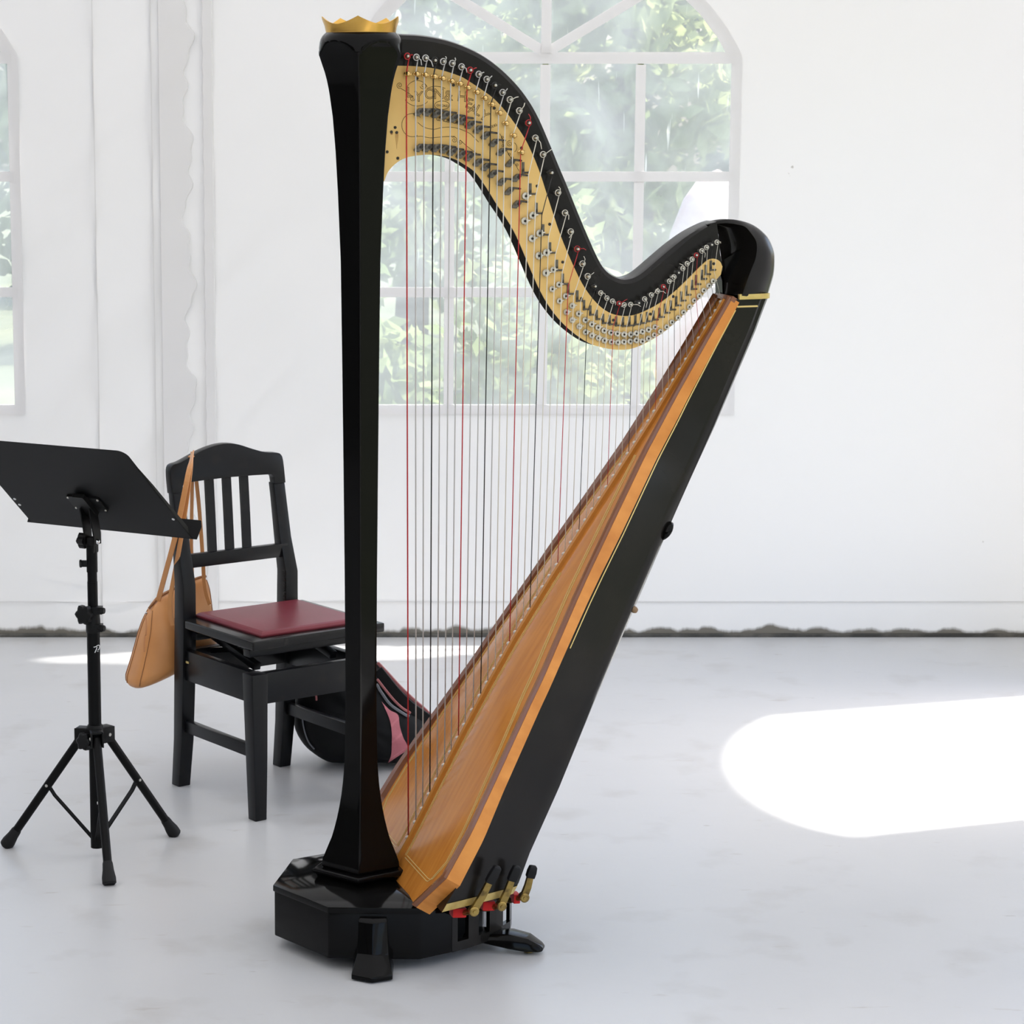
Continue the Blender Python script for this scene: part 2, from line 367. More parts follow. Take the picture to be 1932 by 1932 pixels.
def window(xc, to3, full=True, bars=True, zs=ZS):
    """arched vinyl window: tape bars + one pane object for each light; to3(x,z,d) with d towards the room"""
    WN[0] += 1
    xs = [xc - HWN + HWN * k / 2 for k in range(5)]; b = BAR / 2
    parts = []
    o_ = arch_outline(xc, zs)
    # outer border tape
    cz = 1.35
    inn = [(xc + (x - xc) * (1 - .026), cz + (z - cz) * (1 - .022)) for x, z in o_]
    outr = [(xc + (x - xc) * (1 + .030), cz + (z - cz) * (1 + .026)) for x, z in o_]
    n = len(o_); V = [to3(*p, .002) for p in inn] + [to3(*p, .002) for p in outr] + [to3(*p, .009) for p in inn] + [to3(*p, .009) for p in outr]
    Fc = []
    for i in range(n):
        j = (i + 1) % n
        Fc += [[i, j, n + j, n + i], [2 * n + i, 3 * n + i, 3 * n + j, 2 * n + j], [i, 2 * n + i, 2 * n + j, j], [n + i, n + j, 3 * n + j, 3 * n + i]]
    root = link('window_%d' % WN[0], V, Fc, MULL); root['kind'] = 'structure'
    def tape(p, q, wd=b, lift=.0):
        if not bars: return
        d = np.array(q) - np.array(p); d /= np.linalg.norm(d); nn = np.array([-d[1], d[0]]) * wd
        pts = [np.array(p) - nn, np.array(q) - nn, np.array(q) + nn, np.array(p) + nn]
        v, f = prism([tuple(k) for k in pts], .002 + lift, .006 + lift, lambda a, c, e: to3(a, c, e))
        link('glazing_bar', v, f, MULL, root)
    for x in xs[1:4]: tape((x, ZS), (x, ZA - b))
    for z in ROWS[1:3]: tape((xs[0], z), (xs[4], z), b, .0045)
    tape((xs[0] + .004, ROWS[3] + .005), (xs[4] - .004, ROWS[3] + .005), b * 1.15, .0045)
    hub = (xc, ROWS[3] + .02)
    for ang in (31, 90, 149):
        a = math.radians(ang)
        # length to the arc
        L = .1
        while (hub[0] + L * math.cos(a) - xc) ** 2 + (hub[1] + L * math.sin(a) - ARC_C) ** 2 < ARC_R ** 2: L += .005
        tape((hub[0], hub[1]), (hub[0] + L * math.cos(a), hub[1] + L * math.sin(a)), b, .0095 + .0045 * (ang // 31 % 3))
    if full:
        for i in range(4):
            for k in range(3):
                g = b * .6
                pts = [(xs[i] + g, ROWS[k] + g), (xs[i + 1] - g, ROWS[k] + g), (xs[i + 1] - g, ROWS[k + 1] - g), (xs[i] + g, ROWS[k + 1] - g)]
                link('pane', [to3(*p, -.001) for p in pts], [[0, 1, 2, 3]], PANE, root)
        angs = [math.radians(x) for x in (0, 31, 90, 149, 180)]
        for k in range(4):
            pts = [hub]
            for q in range(9):
                a = angs[k] + (angs[k + 1] - angs[k]) * q / 8; L = .02
                while (hub[0] + L * math.cos(a) - xc) ** 2 + (hub[1] + L * math.sin(a) - ARC_C) ** 2 < (ARC_R - .004) ** 2 and abs(L * math.cos(a)) < HWN - .004: L += .004
                pts.append((hub[0] + L * math.cos(a), hub[1] + L * math.sin(a)))
            link('pane', [to3(*p, -.001) for p in pts], [list(range(len(pts)))], PANE, root)
    return root
def back3(x, z, d):
    # gentle folds of the hanging fabric
    fx = 0.
    if d == 0 and z > .02:
        t_ = (z - .02) / 3
        a = max(0., 1 - abs(x + .95) / .55); b_ = max(0., 1 - abs(x + .15) / .45)
        fx = .013 * math.sin(15 * (-x * .8 + z * .75)) * a + .008 * math.sin(13 * (x * .8 + z * .75)) * b_
    return (x, YW - d + fx, z)
WXC = .5375
segs = []
for k, xc in enumerate((WXC - 3 * PER, WXC - 2 * PER, WXC - PER, WXC)):
    x0 = xc - PER / 2; x1 = xc + PER / 2
    if k == 0: x0 = XL
    if k == 3: x1 = XR
    segs.append(panel(xc, x0, x1, back3, 14))
wb = link('wall_back', *merge(*segs), TENT, smooth=True); wb['kind'] = 'structure'
for xc in (WXC, WXC - PER): window(xc, back3)
window(WXC - 2 * PER, back3)
# right, front and left walls of the tent
def right3(y, z, d): return (XR - d, y, z)
segs = []
RY = [6.49, 3.75, 1.55, -.65]; bnd = [YW, 5.10, 2.65, .45, YF]
for k, yc in enumerate(RY): segs.append(panel(yc, bnd[k + 1], bnd[k], right3, 3, zs=.08))
wr = link('wall_right', *merge(*segs), TENT2, smooth=True); wr['kind'] = 'structure'
for yc in RY: window(yc, right3, full=False, bars=False, zs=.08)
wl = link('wall_left', [(XL, YF, 0), (XL, YW, 0), (XL, YW, ZT), (XL, YF, ZT)], [[0, 1, 2, 3]], DARKW); wl['kind'] = 'structure'
DX0, DX1, DZ = -1.2, 1.5, 2.4                     # unseen opening added behind the camera to let in frontal light
wf = link('wall_front', [(XL, YF, 0), (DX0, YF, 0), (DX0, YF, ZT), (XL, YF, ZT), (DX1, YF, 0), (XR, YF, 0), (XR, YF, ZT), (DX1, YF, ZT), (DX0, YF, DZ), (DX1, YF, DZ)], [[0, 1, 8, 2, 3], [4, 5, 6, 7, 9], [8, 9, 7, 2]], DARKW); wf['kind'] = 'structure'

# dark tube for the shaded gap at the foot, seams and overlap flaps on the back wall
v, f = tubev([(XL, YW - .004, .004), (XR, YW - .004, .004)], .0075, 8)
bb = link('gap_shade_tube', v, f, GAPM, smooth=True); bb['kind'] = 'structure'
def strip(name, xl, xr, z0, z1, d, m, n=80, parent=None):
    """vertical ribbon; xl(z), xr(z) edge functions, d proud of the wall"""
    V = []; Fc = []
    for k in range(n + 1):
        z = z0 + (z1 - z0) * k / n; a, b = xl(z), xr(z)
        dd = d + .0008 * math.sin(7 * z)
        V += [(a, YW - .003, z), (a + .002, YW - dd, z), (b - .002, YW - dd, z), (b, YW - .003, z)]
    for k in range(n):
        for i in range(3): Fc.append([4 * k + i, 4 * k + i + 1, 4 * k + 5 + i, 4 * k + 4 + i])
    return link(name, V, Fc, m, parent)
wob = lambda z: .012 * math.sin(17 * z + 1) + .008 * math.sin(41 * z) + .005 * math.sin(83 * z + 2)
t1 = strip('trim_1', lambda z: -.655, lambda z: -.565 + wob(z), .03, 2.95, .015, FLAP, 220); t1['kind'] = 'structure'
t2 = strip('trim_2', lambda z: -.520 + .0015 * math.sin(90 * z), lambda z: -.487, .03, 2.95, .017, FLAP, 220); t2['kind'] = 'structure'
t3 = strip('trim_3', lambda z: -.678, lambda z: -.6765, .03, 2.95, .012, SEAM, 20); t3['kind'] = 'structure'
t4 = strip('trim_4', lambda z: -.8565, lambda z: -.855, .03, 2.95, .012, SEAM, 20); t4['kind'] = 'structure'
def hseam(z, x0, x1, m, hgt=.0022):
    v, f = boxv(((x0 + x1) / 2, YW - .003, z), x1 - x0, .004, hgt); return link('trim_%d' % (1 + len([o for o in bpy.data.objects if o.name.startswith('trim_')])), v, f, m)
for z, m in ((.114, SEAM),):
    q = hseam(z, XL, XR, m); q['kind'] = 'structure'

# ================================================================ OUTSIDE
g = link('ground', [(-40, -40, -.06), (40, -40, -.06), (40, 60, -.06), (-40, 60, -.06)], [[0, 1, 2, 3]], GROUND); g['kind'] = 'structure'
def tree(name, label, x, y, hgt, rx, m, n=6000, base=.05, leaf=.085):
    t_ = thing(name, label, 'tree', (x, y, -.06), group=None)
    r_ = np.random.default_rng(int(abs(x * 100) + y * 10))
    blobs = []
    for k in range(12):
        zc = base * hgt + (hgt * (1 - base)) * r_.uniform(.08, .92); f_ = math.sin(math.pi * min(1, max(.05, .12 + .8 * (zc / hgt)))) ** .6
        a = r_.uniform(0, 2 * math.pi); rr = rx * f_ * r_.uniform(.1, .6)
        blobs.append((rr * math.cos(a), rr * math.sin(a), zc, rx * f_ * r_.uniform(.35, .6)))
    V = []; Fc = []
    for i in range(n):
        b = blobs[r_.integers(len(blobs))]; d = r_.normal(size=3); d /= np.linalg.norm(d)
        p = np.array(b[:3]) + d * b[3] * r_.uniform(.55, 1.0)
        if p[2] < .05: continue
        e1 = r_.normal(size=3); e1 /= np.linalg.norm(e1); e2 = np.cross(e1, r_.normal(size=3)); e2 /= np.linalg.norm(e2); s = leaf * r_.uniform(.6, 1.3)
        k = len(V); V += [p - e1 * s, p + e2 * s * .45, p + e1 * s, p - e2 * s * .45]; Fc.append([k, k + 1, k + 2, k + 3])
    link('foliage', V, Fc, m, t_, kind='stuff')
    v, f = tubev([(0, 0, 0), (.05, 0, hgt * .3), (-.04, .05, hgt * .6), (.02, 0, hgt * .85)], [.13, .10, .07, .03], 8)
    link('trunk', v, f, BARK, t_, smooth=True)
    return t_
tree('broadleaf_tree', 'pale green tree outside, behind the harp strings in the arched window', -1.0, 13.2, 3.4, 1.25, LEAF1)
tree('broadleaf_tree', 'light green bushy tree outside, behind the middle panes of the arched window', 1.5, 14.6, 3.9, 1.3, LEAF3)
tree('broadleaf_tree', 'dark bluish tree outside, behind the upper right panes of the arched window', 3.3, 17.6, 4.8, 1.5, LEAF2)
tree('broadleaf_tree', 'grey-green tree outside, in the small window at the left edge', -3.6, 13.2, 3.4, 1.2, LEAF2)
tree('broadleaf_tree', 'tall light tree outside, behind the top of the arched window', .3, 18.6, 5.4, 1.6, LEAF1)
tree('broadleaf_tree', 'far tree filling the gap at the right edge of the arched window', 4.4, 22.5, 6.0, 2.2, LEAF1)
tree('broadleaf_tree', 'far pale tree beyond the left edge window', -5.6, 18.0, 5.0, 1.8, LEAF3)
tree('broadleaf_tree', 'far dark tree behind the left panes of the arched window', -2.4, 22.8, 5.8, 2.2, LEAF2)
tree('low_shrub', 'low bright shrub outside, below the middle bar of the arched window', .9, 12.3, 1.25, .75, LEAF3, 1800, .02, .06)
tree('low_shrub', 'pale green shrub outside, low in the arched window behind the bass strings', -.15, 11.0, 1.3, .55, LEAF1, 1900, .02, .06)
tree('low_shrub', 'grey-green shrub outside, low in the arched window behind the treble strings', 2.05, 12.6, 1.3, .62, LEAF2, 1900, .02, .06)
tree('low_shrub', 'pale shrub outside at the foot of the left edge window', -2.45, 11.6, 1.4, .62, LEAF1, 1900, .02, .06)
# washed out white and pinkish shape outside, unidentified, drawn as a plain rounded form
def ell(n1=10, n2=16):
    V = []; Fc = []
    for i in range(n1 + 1):
        a = -math.pi / 2 + math.pi * i / n1
        for k in range(n2):
            b = 2 * math.pi * k / n2; V.append((math.cos(a) * math.cos(b), math.cos(a) * math.sin(b), math.sin(a)))
    for i in range(n1):
        for k in range(n2): Fc.append([i * n2 + k, i * n2 + (k + 1) % n2, (i + 1) * n2 + (k + 1) % n2, (i + 1) * n2 + k])
    return V, Fc
SHAPEM = mat('white_pink_shape', (.74, .58, .56), .8, noise=(3.0, (.62, .28, .26), .46, .62))
V, Fc = ell(); pc = atY(1348, 560, 10.2)
V = [(x * .23 * (1 + .10 * math.sin(5 * math.atan2(y, x)) * (z < .2)), y * .20, (z * .62 if z > 0 else z * .9)) for x, y, z in V]
tag(link('pale_shape', V, Fc, SHAPEM, loc=(pc[0], pc[1], .80), smooth=True), 'washed-out white and pink rounded shape outside, seen behind the harp shoulder', 'unidentified shape')

# ================================================================ HARP
harp = thing('concert_harp', 'black concert harp with gold crown, brass action plate and amber wood soundboard', 'harp', tuple(HO), TH)
def L(u, wv, z): return (u, -wv, z)                     # harp local coordinates
def HL(name, v, f, m, parent=None, **k): return link(name, v, f, m, parent or harp, **k)
SCL = lambda z: F / float(np.dot(HO + np.array([0, 0, z]) - CAM, fw))      # px per metre at the column

# ---- column (pentagonal, a vertex towards the front)
CT = [(62, 104), (72, 100), (80, 95), (90, 89), (104, 82.5), (120, 77), (137, 71), (155, 66), (176, 62), (220, 55.6), (285, 50), (362, 45.6), (492, 40), (700, 37), (900, 34.6), (1100, 32.5), (1280, 31.2), (1380, 31.8), (1435, 33.2), (1470, 36), (1500, 40), (1530, 45.6), (1555, 52), (1575, 58.5), (1600, 70), (1617, 77), (1623, 77.5)]
CIRC = [(62, 67), (64, 69), (68, 73), (74, 76.3), (80, 78), (88, 79), (96, 80), (104, 82.5), (112, 86), (125, 95), (140, 120), (1700, 200)]
ys = np.concatenate([np.arange(62, 142, 3.0), np.array([150, 163, 176, 198, 220, 250, 285, 322, 362, 425, 492, 600, 700, 900, 1100, 1280, 1340, 1380, 1410, 1435, 1455, 1475, 1500, 1520, 1540, 1560, 1575, 1590, 1604, 1617, 1623])])
NPH = 90
def pent(R, ph):
    x = (math.degrees(ph) % 72.0) - 36.0
    return min(R * math.cos(math.radians(36)) / math.cos(math.radians(x)), R * .985)
V = []; Fc = []
for y in ys:
    z = hp(683.5, y)[1]; k = SCL(z)
    R = ip(y, [a for a, b in CT], [b for a, b in CT]) / k; Rc = ip(y, [a for a, b in CIRC], [b for a, b in CIRC]) / k
    for i in range(NPH):
        ph = 2 * math.pi * i / NPH; r = min(pent(R, ph), Rc)
        V.append(L(-r * math.cos(ph), r * math.sin(ph), z))
for j in range(len(ys) - 1):
    for i in range(NPH): Fc.append([j * NPH + i, j * NPH + (i + 1) % NPH, (j + 1) * NPH + (i + 1) % NPH, (j + 1) * NPH + i])
Fc += [list(range(NPH)), [(len(ys) - 1) * NPH + i for i in range(NPH)]]
HL('column', V, Fc, LACQ, autosmooth=math.radians(24))
ztop = hp(683.5, 62)[1]
def pent_loft(name, prof, m, n=5, bev=None):
    V = []; Fc = []
    for R, z in prof:
        for i in range(5):
            ph = 2 * math.pi * i / 5; V.append(L(-R * math.cos(ph), R * math.sin(ph), z))
    for j in range(len(prof) - 1):
        for i in range(5): Fc.append([j * 5 + i, j * 5 + (i + 1) % 5, (j + 1) * 5 + (i + 1) % 5, (j + 1) * 5 + i])
    Fc += [list(range(5)), [(len(prof) - 1) * 5 + i for i in range(5)]]
    return HL(name, V, Fc, m, bevel=bev)
zc = hp(683.5, 1623)[1]
pent_loft('column_foot', [(.0825, zc), (.0825, zc - .004), (.066, zc - .022), (.066, .1615), (.072, .157)], LACQ, bev=(.0012, 2, .3))
pent_loft('plinth', [(.098, .1610), (.1005, .158), (.1005, .151), (.094, .147), (.090, .140)], LACQ, bev=(.0012, 2, .3))
# crown
V = []; Fc = []; n = 100
kk = SCL(ztop)
for ring in range(6):
    for i in range(n):
        ph = 2 * math.pi * i / n; x = abs((math.degrees(ph) % 72.0) - 36.0) / 36.0     # 1 at a point, 0 in a valley
        top = (14.5 + 14.5 * x ** 1.7) / kk
        rt_ = (69.5 + 6.5 * x ** 2) / kk; rb = 66.0 / kk
        if ring < 3:
            f_ = (0, .55, 1)[ring]; r = rb + (rt_ - rb) * f_ ** 1.6; zz = top * f_
        else:
            f_ = (1, .55, 0)[ring - 3]; r = rb + (rt_ - rb) * f_ ** 1.6 - .0022; zz = top * f_
        V.append(L(-r * math.cos(ph), r * math.sin(ph), ztop + .0005 + zz))
for j in range(6):
    for i in range(n): Fc.append([j * n + i, j * n + (i + 1) % n, ((j + 1) % 6) * n + (i + 1) % n, ((j + 1) % 6) * n + i])
HL('crown', V, Fc, GOLD, autosmooth=math.radians(40))

# ---- base
near = [(-.105, .160), (.065, .210), (.105, .199), (.14, .184), (.175, .168), (.205, .152), (.235, .132), (.265, .108), (.29, .083), (.305, .045)]
plan = [(-.18, 0)] + near + [(u, -wv) for u, wv in near[::-1]]
fr = [p for p in plan if p[0] < .15]; i0 = 0
frontp = [(-.18, 0), (-.105, .16), (.065, .21), (.14, .184), (.14, -.184), (.065, -.21), (-.105, -.16)]
v, f = prism(frontp, .025, .120, lambda a, b, c: L(a, b, c)); HL('base_front', v, f, LACQ, bevel=(.003, 2, .3))
def inset(p, k): return (p[0] * k + .02 * (1 - k), p[1] * k)
v, f = prism([inset(p, .80) for p in plan], .028, .136, lambda a, b, c: L(a, b, c)); HL('base_core', v, f, PLASTB)
# lid with a gently sloping top
lid = [(-.183, 0), (-.107, .163), (.066, .2135), (.085, .2085), (.085, -.2085), (.066, -.2135), (-.107, -.163)]
V = [L(u, wv, .118) for u, wv in lid] + [L(u, wv, .1305) for u, wv in lid] + [L(u * .55, wv * .55, .1425) for u, wv in lid]
k = len(lid); Fc = [list(range(k))[::-1], [2 * k + i for i in range(k)]]
for r in (0, 1):
    for i in range(k): Fc.append([r * k + i, r * k + (i + 1) % k, (r + 1) * k + (i + 1) % k, (r + 1) * k + i])
HL('base_lid', V, Fc, LACQ, bevel=(.002, 2, .35))
# side walls around the pedal slots
nearc = np.array(near[1:])
def wpos(u): return ip(u, nearc[:, 0], nearc[:, 1])
def wallseg(name, u0, u1, z0, z1, sgn, m=SATIN, t_=.012):
    us = np.linspace(u0, u1, max(3, int((u1 - u0) / .012)))
    out = [(u, sgn * wpos(u)) for u in us]; inn = [(u - .3 * t_, sgn * (wpos(u) - t_)) for u in us]
    v, f = prism(out + inn[::-1], z0, z1, lambda a, b, c: L(a, b, c)); return HL(name, v, f, m)
SLOTS = [(.152, .178), (.203, .231), (.268, .288)]
for sgn in (1, -1):
    wallseg('base_rail', .139, .304, .025, .044, sgn); wallseg('base_rail', .139, .304, .124, .139, sgn)
    ends = [.139] + [x for s in SLOTS for x in s] + [.304]
    if sgn < 0: ends = [.139, .304]
    for q in range(0, len(ends), 2): wallseg('base_panel', ends[q], ends[q + 1], .044, .124, sgn)
v, f = prism([(u - .004, wv * .98) for u, wv in plan if u > .12], .136, .140, lambda a, b, c: L(a, b, c)); HL('base_top', v, f, SATIN)
# feet
def foot_front(sgn):
    e = np.array([.170, .050]); e /= np.linalg.norm(e); o_ = np.array([-e[1], e[0]])   # along the facet, outwards
    c0 = np.array([-.105, .16]) + .49 * np.array([.17, .05])
    prof = [(.112, .026, .006, .014), (.106, .028, .014, .022), (.075, .029, .020, .030), (.045, .031, .026, .038), (.026, .036, .042, .058), (.012, .040, .055, .074), (.003, .040, .055, .074)]
    V = []; Fc = []
    for z, hw, o1, o2 in prof:
        for a, b in ((-hw, -.012), (-hw, o1), (0, o2), (hw, o1), (hw, -.012)):
            p = c0 + e * a + o_ * b; V.append(L(p[0], sgn * p[1], z))
    for j in range(len(prof) - 1):
        for i in range(5): Fc.append([j * 5 + i, j * 5 + (i + 1) % 5, (j + 1) * 5 + (i + 1) % 5, (j + 1) * 5 + i])
    Fc += [list(range(5)), [(len(prof) - 1) * 5 + i for i in range(5)]]
    o = HL('foot', V, Fc, LACQ, bevel=(.002, 2, .3))
    p = c0 + o_ * .045; v, f = latheaxis(L(p[0], sgn * p[1], 0), (0, 0, 1), [(0, .012), (.001, .014), (.006, .014)], 12); HL('foot_pad', v, f, RUBBER, o)
def foot_rear(sgn):
    p0 = np.array([.19, .085]); p1 = np.array([.335, .165]); d = (p1 - p0) / np.linalg.norm(p1 - p0); o_ = np.array([-d[1], d[0]])
    prof = [(0, .034, .020, .036), (.05, .032, .020, .038), (.10, .030, .012, .040), (.135, .027, .008, .034), (.160, .019, .007, .020), (.166, .014, .008, .014)]
    V = []; Fc = []
    for t_, hw, z0, z1 in prof:
        for a, z in ((-hw, z0), (hw, z0), (hw * .72, z1), (-hw * .72, z1)):
            p = p0 + d * t_ + o_ * a; V.append(L(p[0], sgn * p[1], z))
    for j in range(len(prof) - 1):
        for i in range(4): Fc.append([j * 4 + i, j * 4 + (i + 1) % 4, (j + 1) * 4 + (i + 1) % 4, (j + 1) * 4 + i])
    Fc += [[0, 1, 2, 3], [(len(prof) - 1) * 4 + i for i in range(4)]]
    o = HL('foot', V, Fc, LACQ, bevel=(.003, 2, .3))
    p = p0 + d * .135; v, f = latheaxis(L(p[0], sgn * p[1], 0), (0, 0, 1), [(0, .008), (.001, .010), (.011, .010)], 12); HL('foot_pad', v, f, BRASSD, o)
for sgn in (1, -1): foot_front(sgn); foot_rear(sgn)

# ---- body and soundboard
A0 = hp(772, 1581); E0 = hp(1363, 570.5); DB = (E0 - A0) / np.linalg.norm(E0 - A0); NB = np.array([DB[1], -DB[0]])
WS = ([-.086, -.082, 0, .1, .21, .373, .433, .59, .75, .914, 1.05, 1.17, 1.27], [.218, .220, .277, .270, .243, .199, .187, .143, .106, .069, .054, .048, .0465])
def Wd(s): return ip(s, *WS)
def ed(s): return ip(s, [0, .4, .65, 1.27], [.005, .005, 0, 0])
def eth(s): return ip(s, [0, .1, .2, .45, .6, .75, 1.0, 1.2, 1.27], [.027, .024, .019, .016, .018, .021, .020, .015, .013])
def belly(s): return ip(s, [-.05, 0, .12, .236, .36, .46, .6, .75, .98, 1.257], [0, .001, .0095, .017, .0222, .024, .021, .0145, .005, 0])
def Bp(s, wv, dep):
    p = A0 + DB * s + NB * dep; return L(p[0], wv, p[1])
def face(s, wv):
    q = min(1., abs(wv) / Wd(s)); return ed(s) * q * q - belly(s) * (1 - q * q)
S_ = np.unique(np.concatenate([np.linspace(-.085, 0, 8), np.linspace(0, 1.268, 70)])); Q_ = np.linspace(-1, 1, 21)
V = [Bp(s, q * (Wd(s) - .003), face(s, q * Wd(s))) for s in S_ for q in Q_]; nq = len(Q_)
Fc = [[j * nq + i, j * nq + i + 1, (j + 1) * nq + i + 1, (j + 1) * nq + i] for j in range(len(S_) - 1) for i in range(nq - 1)]
board = HL('soundboard', V, Fc, WOOD, smooth=True)
def loft_side(name, sect, m, s0=-.085, s1=1.268, sgn=1, n=70, parent=None, sm=None):
    """sect(s)->list of (w,dep)"""
    ss = np.unique(np.concatenate([np.linspace(s0, min(0, s1), 6), np.linspace(max(0, s0), s1, n)])); V = []; Fc = []
    for s in ss:
        P = sect(s); k = len(P); V += [Bp(s, sgn * a, b) for a, b in P]
    for j in range(len(ss) - 1):
        for i in range(k): Fc.append([j * k + i, j * k + (i + 1) % k, (j + 1) * k + (i + 1) % k, (j + 1) * k + i])
    Fc += [list(range(k)), [(len(ss) - 1) * k + i for i in range(k)]]
    return HL(name, V, Fc, m, parent, autosmooth=sm or math.radians(30))
for sgn in (1, -1):
    loft_side('edge_band', lambda s: [(Wd(s) + .001, ed(s) - .004), (Wd(s) + .001, ed(s) + eth(s)), (Wd(s) - .014, ed(s) + eth(s)), (Wd(s) - .014, ed(s) - .004)], EDGEW, sgn=sgn)
    loft_side('edge_moulding', lambda s: [(Wd(s) - .0005, ed(s) - .003), (Wd(s) - .0015, ed(s) - .010), (Wd(s) - .006, ed(s) - .0125), (Wd(s) - .018 * min(1, Wd(s) / .08), ed(s) - .0095), (Wd(s) - .026 * min(1, Wd(s) / .08), ed(s) - .001), (Wd(s) - .010, ed(s) + .002)], TRIMW, sgn=sgn)
loft_side('centre_strip', lambda s: [(.009, face(s, .01) + .002), (.009, face(s, .01) - .006), (.014, face(s, .01) - .0085), (.020, face(s, .01) - .006), (.020, face(s, .01) + .002)], STRIPW, s0=-.072, s1=1.262, parent=board)
loft_side('string_rib', lambda s: [(-.007, face(s, 0) + .001), (-.007, face(s, 0) - .0018), (.0075, face(s, 0) - .0018), (.0075, face(s, 0) + .001)], mat('string_rib_wood', (.52, .29, .13), .35), s0=-.06, s1=1.262, parent=board)
def inlay(pts, wd=.0014, dz=.0009, parent=board, m=INLAY, name='inlay_line', fn=face):
    """flat ribbon following points (s, w) on the soundboard"""
    P = [np.array(p, float) for p in pts]; V = []; Fc = []
    for i, p in enumerate(P):
        d = P[min(i + 1, len(P) - 1)] - P[max(i - 1, 0)]; d /= np.linalg.norm(d); nn = np.array([-d[1], d[0]]) * wd / 2
        for q in (p - nn, p + nn): V.append(Bp(q[0], q[1], fn(q[0], q[1]) - dz))
        for q in (p - nn, p + nn): V.append(Bp(q[0], q[1], fn(q[0], q[1]) + .001))
    for i in range(len(P) - 1):
        a, b = 4 * i, 4 * i + 4
        Fc += [[a, a + 1, b + 1, b], [a, b, b + 2, a + 2], [a + 1, a + 3, b + 3, b + 1]]
    return link(name, V, Fc, m, parent)
for sgn in (1, -1):
    for off in (.040, .046):
        ln = [(s, sgn * max(.012, Wd(s) - off)) for s in np.linspace(.90, .022, 40)]
        k = off - .04
        ln += [(-.022 - k * .5, sgn * (.212 - k)), (-.026 - k, sgn * (.205 - k))] + [(-.028 - k, sgn * x) for x in np.linspace(.19, .042 - k, 6)]
        inlay(ln)
    for off in (.030, .036):
        inlay([(s, sgn * off) for s in np.linspace(-.03, .62, 24)], .0012)

# soundbox shell (tapers towards a rounded back)
DS = ([-.1, .05, .11, .25, .43, .57, .84, 1.03, 1.24, 1.31], [.172, .169, .162, .156, .138, .127, .1075, .0935, .067, .054])
BS = ([-.1, .05, .25, .43, .6, .84, 1.03, 1.27], [.205, .20, .165, .140, .112, .071, .047, .036])
def shell_pt(j, s):
    D, B, W_ = ip(s, *DS), ip(s, *BS), Wd(max(s, .0)) - .004
    pts = [(W_, ed(s) + eth(s) - .003)] + [(W_ + (B - W_) * t_, ed(s) + eth(s) - .003 + (D - ed(s) - eth(s) + .003) * t_) for t_ in (.2, .4, .6, .8, .93)]
    pts += [(B - .004, D + .002), (B * .86, D + .010), (B * .55, D + .018), (0, D + .022)]
    pts = pts + [(-a, b) for a, b in pts[-2::-1]]
    return pts[j]
NJ = 19; ZB = .140
def smin(j, zt):
    lo, hi = -.09, .4
    for _ in range(40):
        mid = (lo + hi) / 2; dep = shell_pt(j, mid)[1]; z = A0[1] + DB[1] * mid + NB[1] * dep
        if z < zt: lo = mid
        else: hi = mid
    return lo
ZTOP = A0[1] + DB[1] * 1.268
def smax(j):
    s = 1.268
    for _ in range(8): s = (ZTOP - A0[1] - NB[1] * shell_pt(j, s)[1]) / DB[1]
    return s
fs = np.linspace(0, 1, 64) ** 1.15; V = []; Fc = []
for fq in fs:
    for j in range(NJ):
        s0 = smin(j, ZB); s = s0 + (smax(j) - s0) * fq; a, b = shell_pt(j, s); V.append(Bp(s, a, b))
for i in range(len(fs) - 1):
    for j in range(NJ): Fc.append([i * NJ + j, i * NJ + (j + 1) % NJ, (i + 1) * NJ + (j + 1) % NJ, (i + 1) * NJ + j])
Fc += [list(range(NJ)), [(len(fs) - 1) * NJ + j for j in range(NJ)]]
box = HL('soundbox', V, Fc, SATIN, autosmooth=math.radians(28))
def side_ribbon(name, pq, m, out=.0012, parent=None):
    """pq: list of pairs of (j, s) rows (lower, upper)"""
    V = []; Fc = []
    for lo, hi in pq:
        for j, s, o_ in ((*lo, out), (*hi, out), (*hi, -.001), (*lo, -.001)):
            a, b = shell_pt(j, s); V.append(Bp(s, a + math.copysign(o_, a), b + (.0 if abs(a) > .02 else o_)))
    for i in range(len(pq) - 1):
        for q in range(4): Fc.append([4 * i + q, 4 * i + (q + 1) % 4, 4 * i + 4 + (q + 1) % 4, 4 * i + 4 + q])
    Fc += [[0, 1, 2, 3], [4 * (len(pq) - 1) + q for q in range(4)]]
    return HL(name, V, Fc, m, parent)
side_ribbon('brass_band', [((j, smin(j, .1405)), (j, smin(j, .156))) for j in range(0, 8)], BRASSL, .0018)
side_ribbon('brass_band', [((j, smin(j, .1405)), (j, smin(j, .156))) for j in range(NJ - 1, NJ - 9, -1)], BRASSL, .0018)
def side_line(pts, wd=.0022):
    """thin gold line on the near side wall; pts (fraction across the wall, s)"""
    V = []; Fc = []
    def P(fv, s, o_):
        D, B, W_ = ip(s, *DS), ip(s, *BS), Wd(s) - .004; d0 = ed(s) + eth(s) - .003
        return Bp(s, W_ + (B - W_) * fv + o_, d0 + (D - d0) * fv)
    for i in range(len(pts)):
        p = np.array(pts[i]); sc = np.array([ip(p[1], *DS) - .022, 1.0]); d = (np.array(pts[min(i + 1, len(pts) - 1)]) - np.array(pts[max(i - 1, 0)])) * sc
        d /= np.linalg.norm(d); nn = np.array([-d[1], d[0]]) * wd / 2 / sc
        a, b = p - nn, p + nn; V += [P(*a, .0008), P(*b, .0008), P(*b, -.0006), P(*a, -.0006)]
    for i in range(len(pts) - 1):
        for q in range(4): Fc.append([4 * i + q, 4 * i + (q + 1) % 4, 4 * i + 4 + (q + 1) % 4, 4 * i + 4 + q])
    HL('gold_line', V, Fc, GOLDL, box)
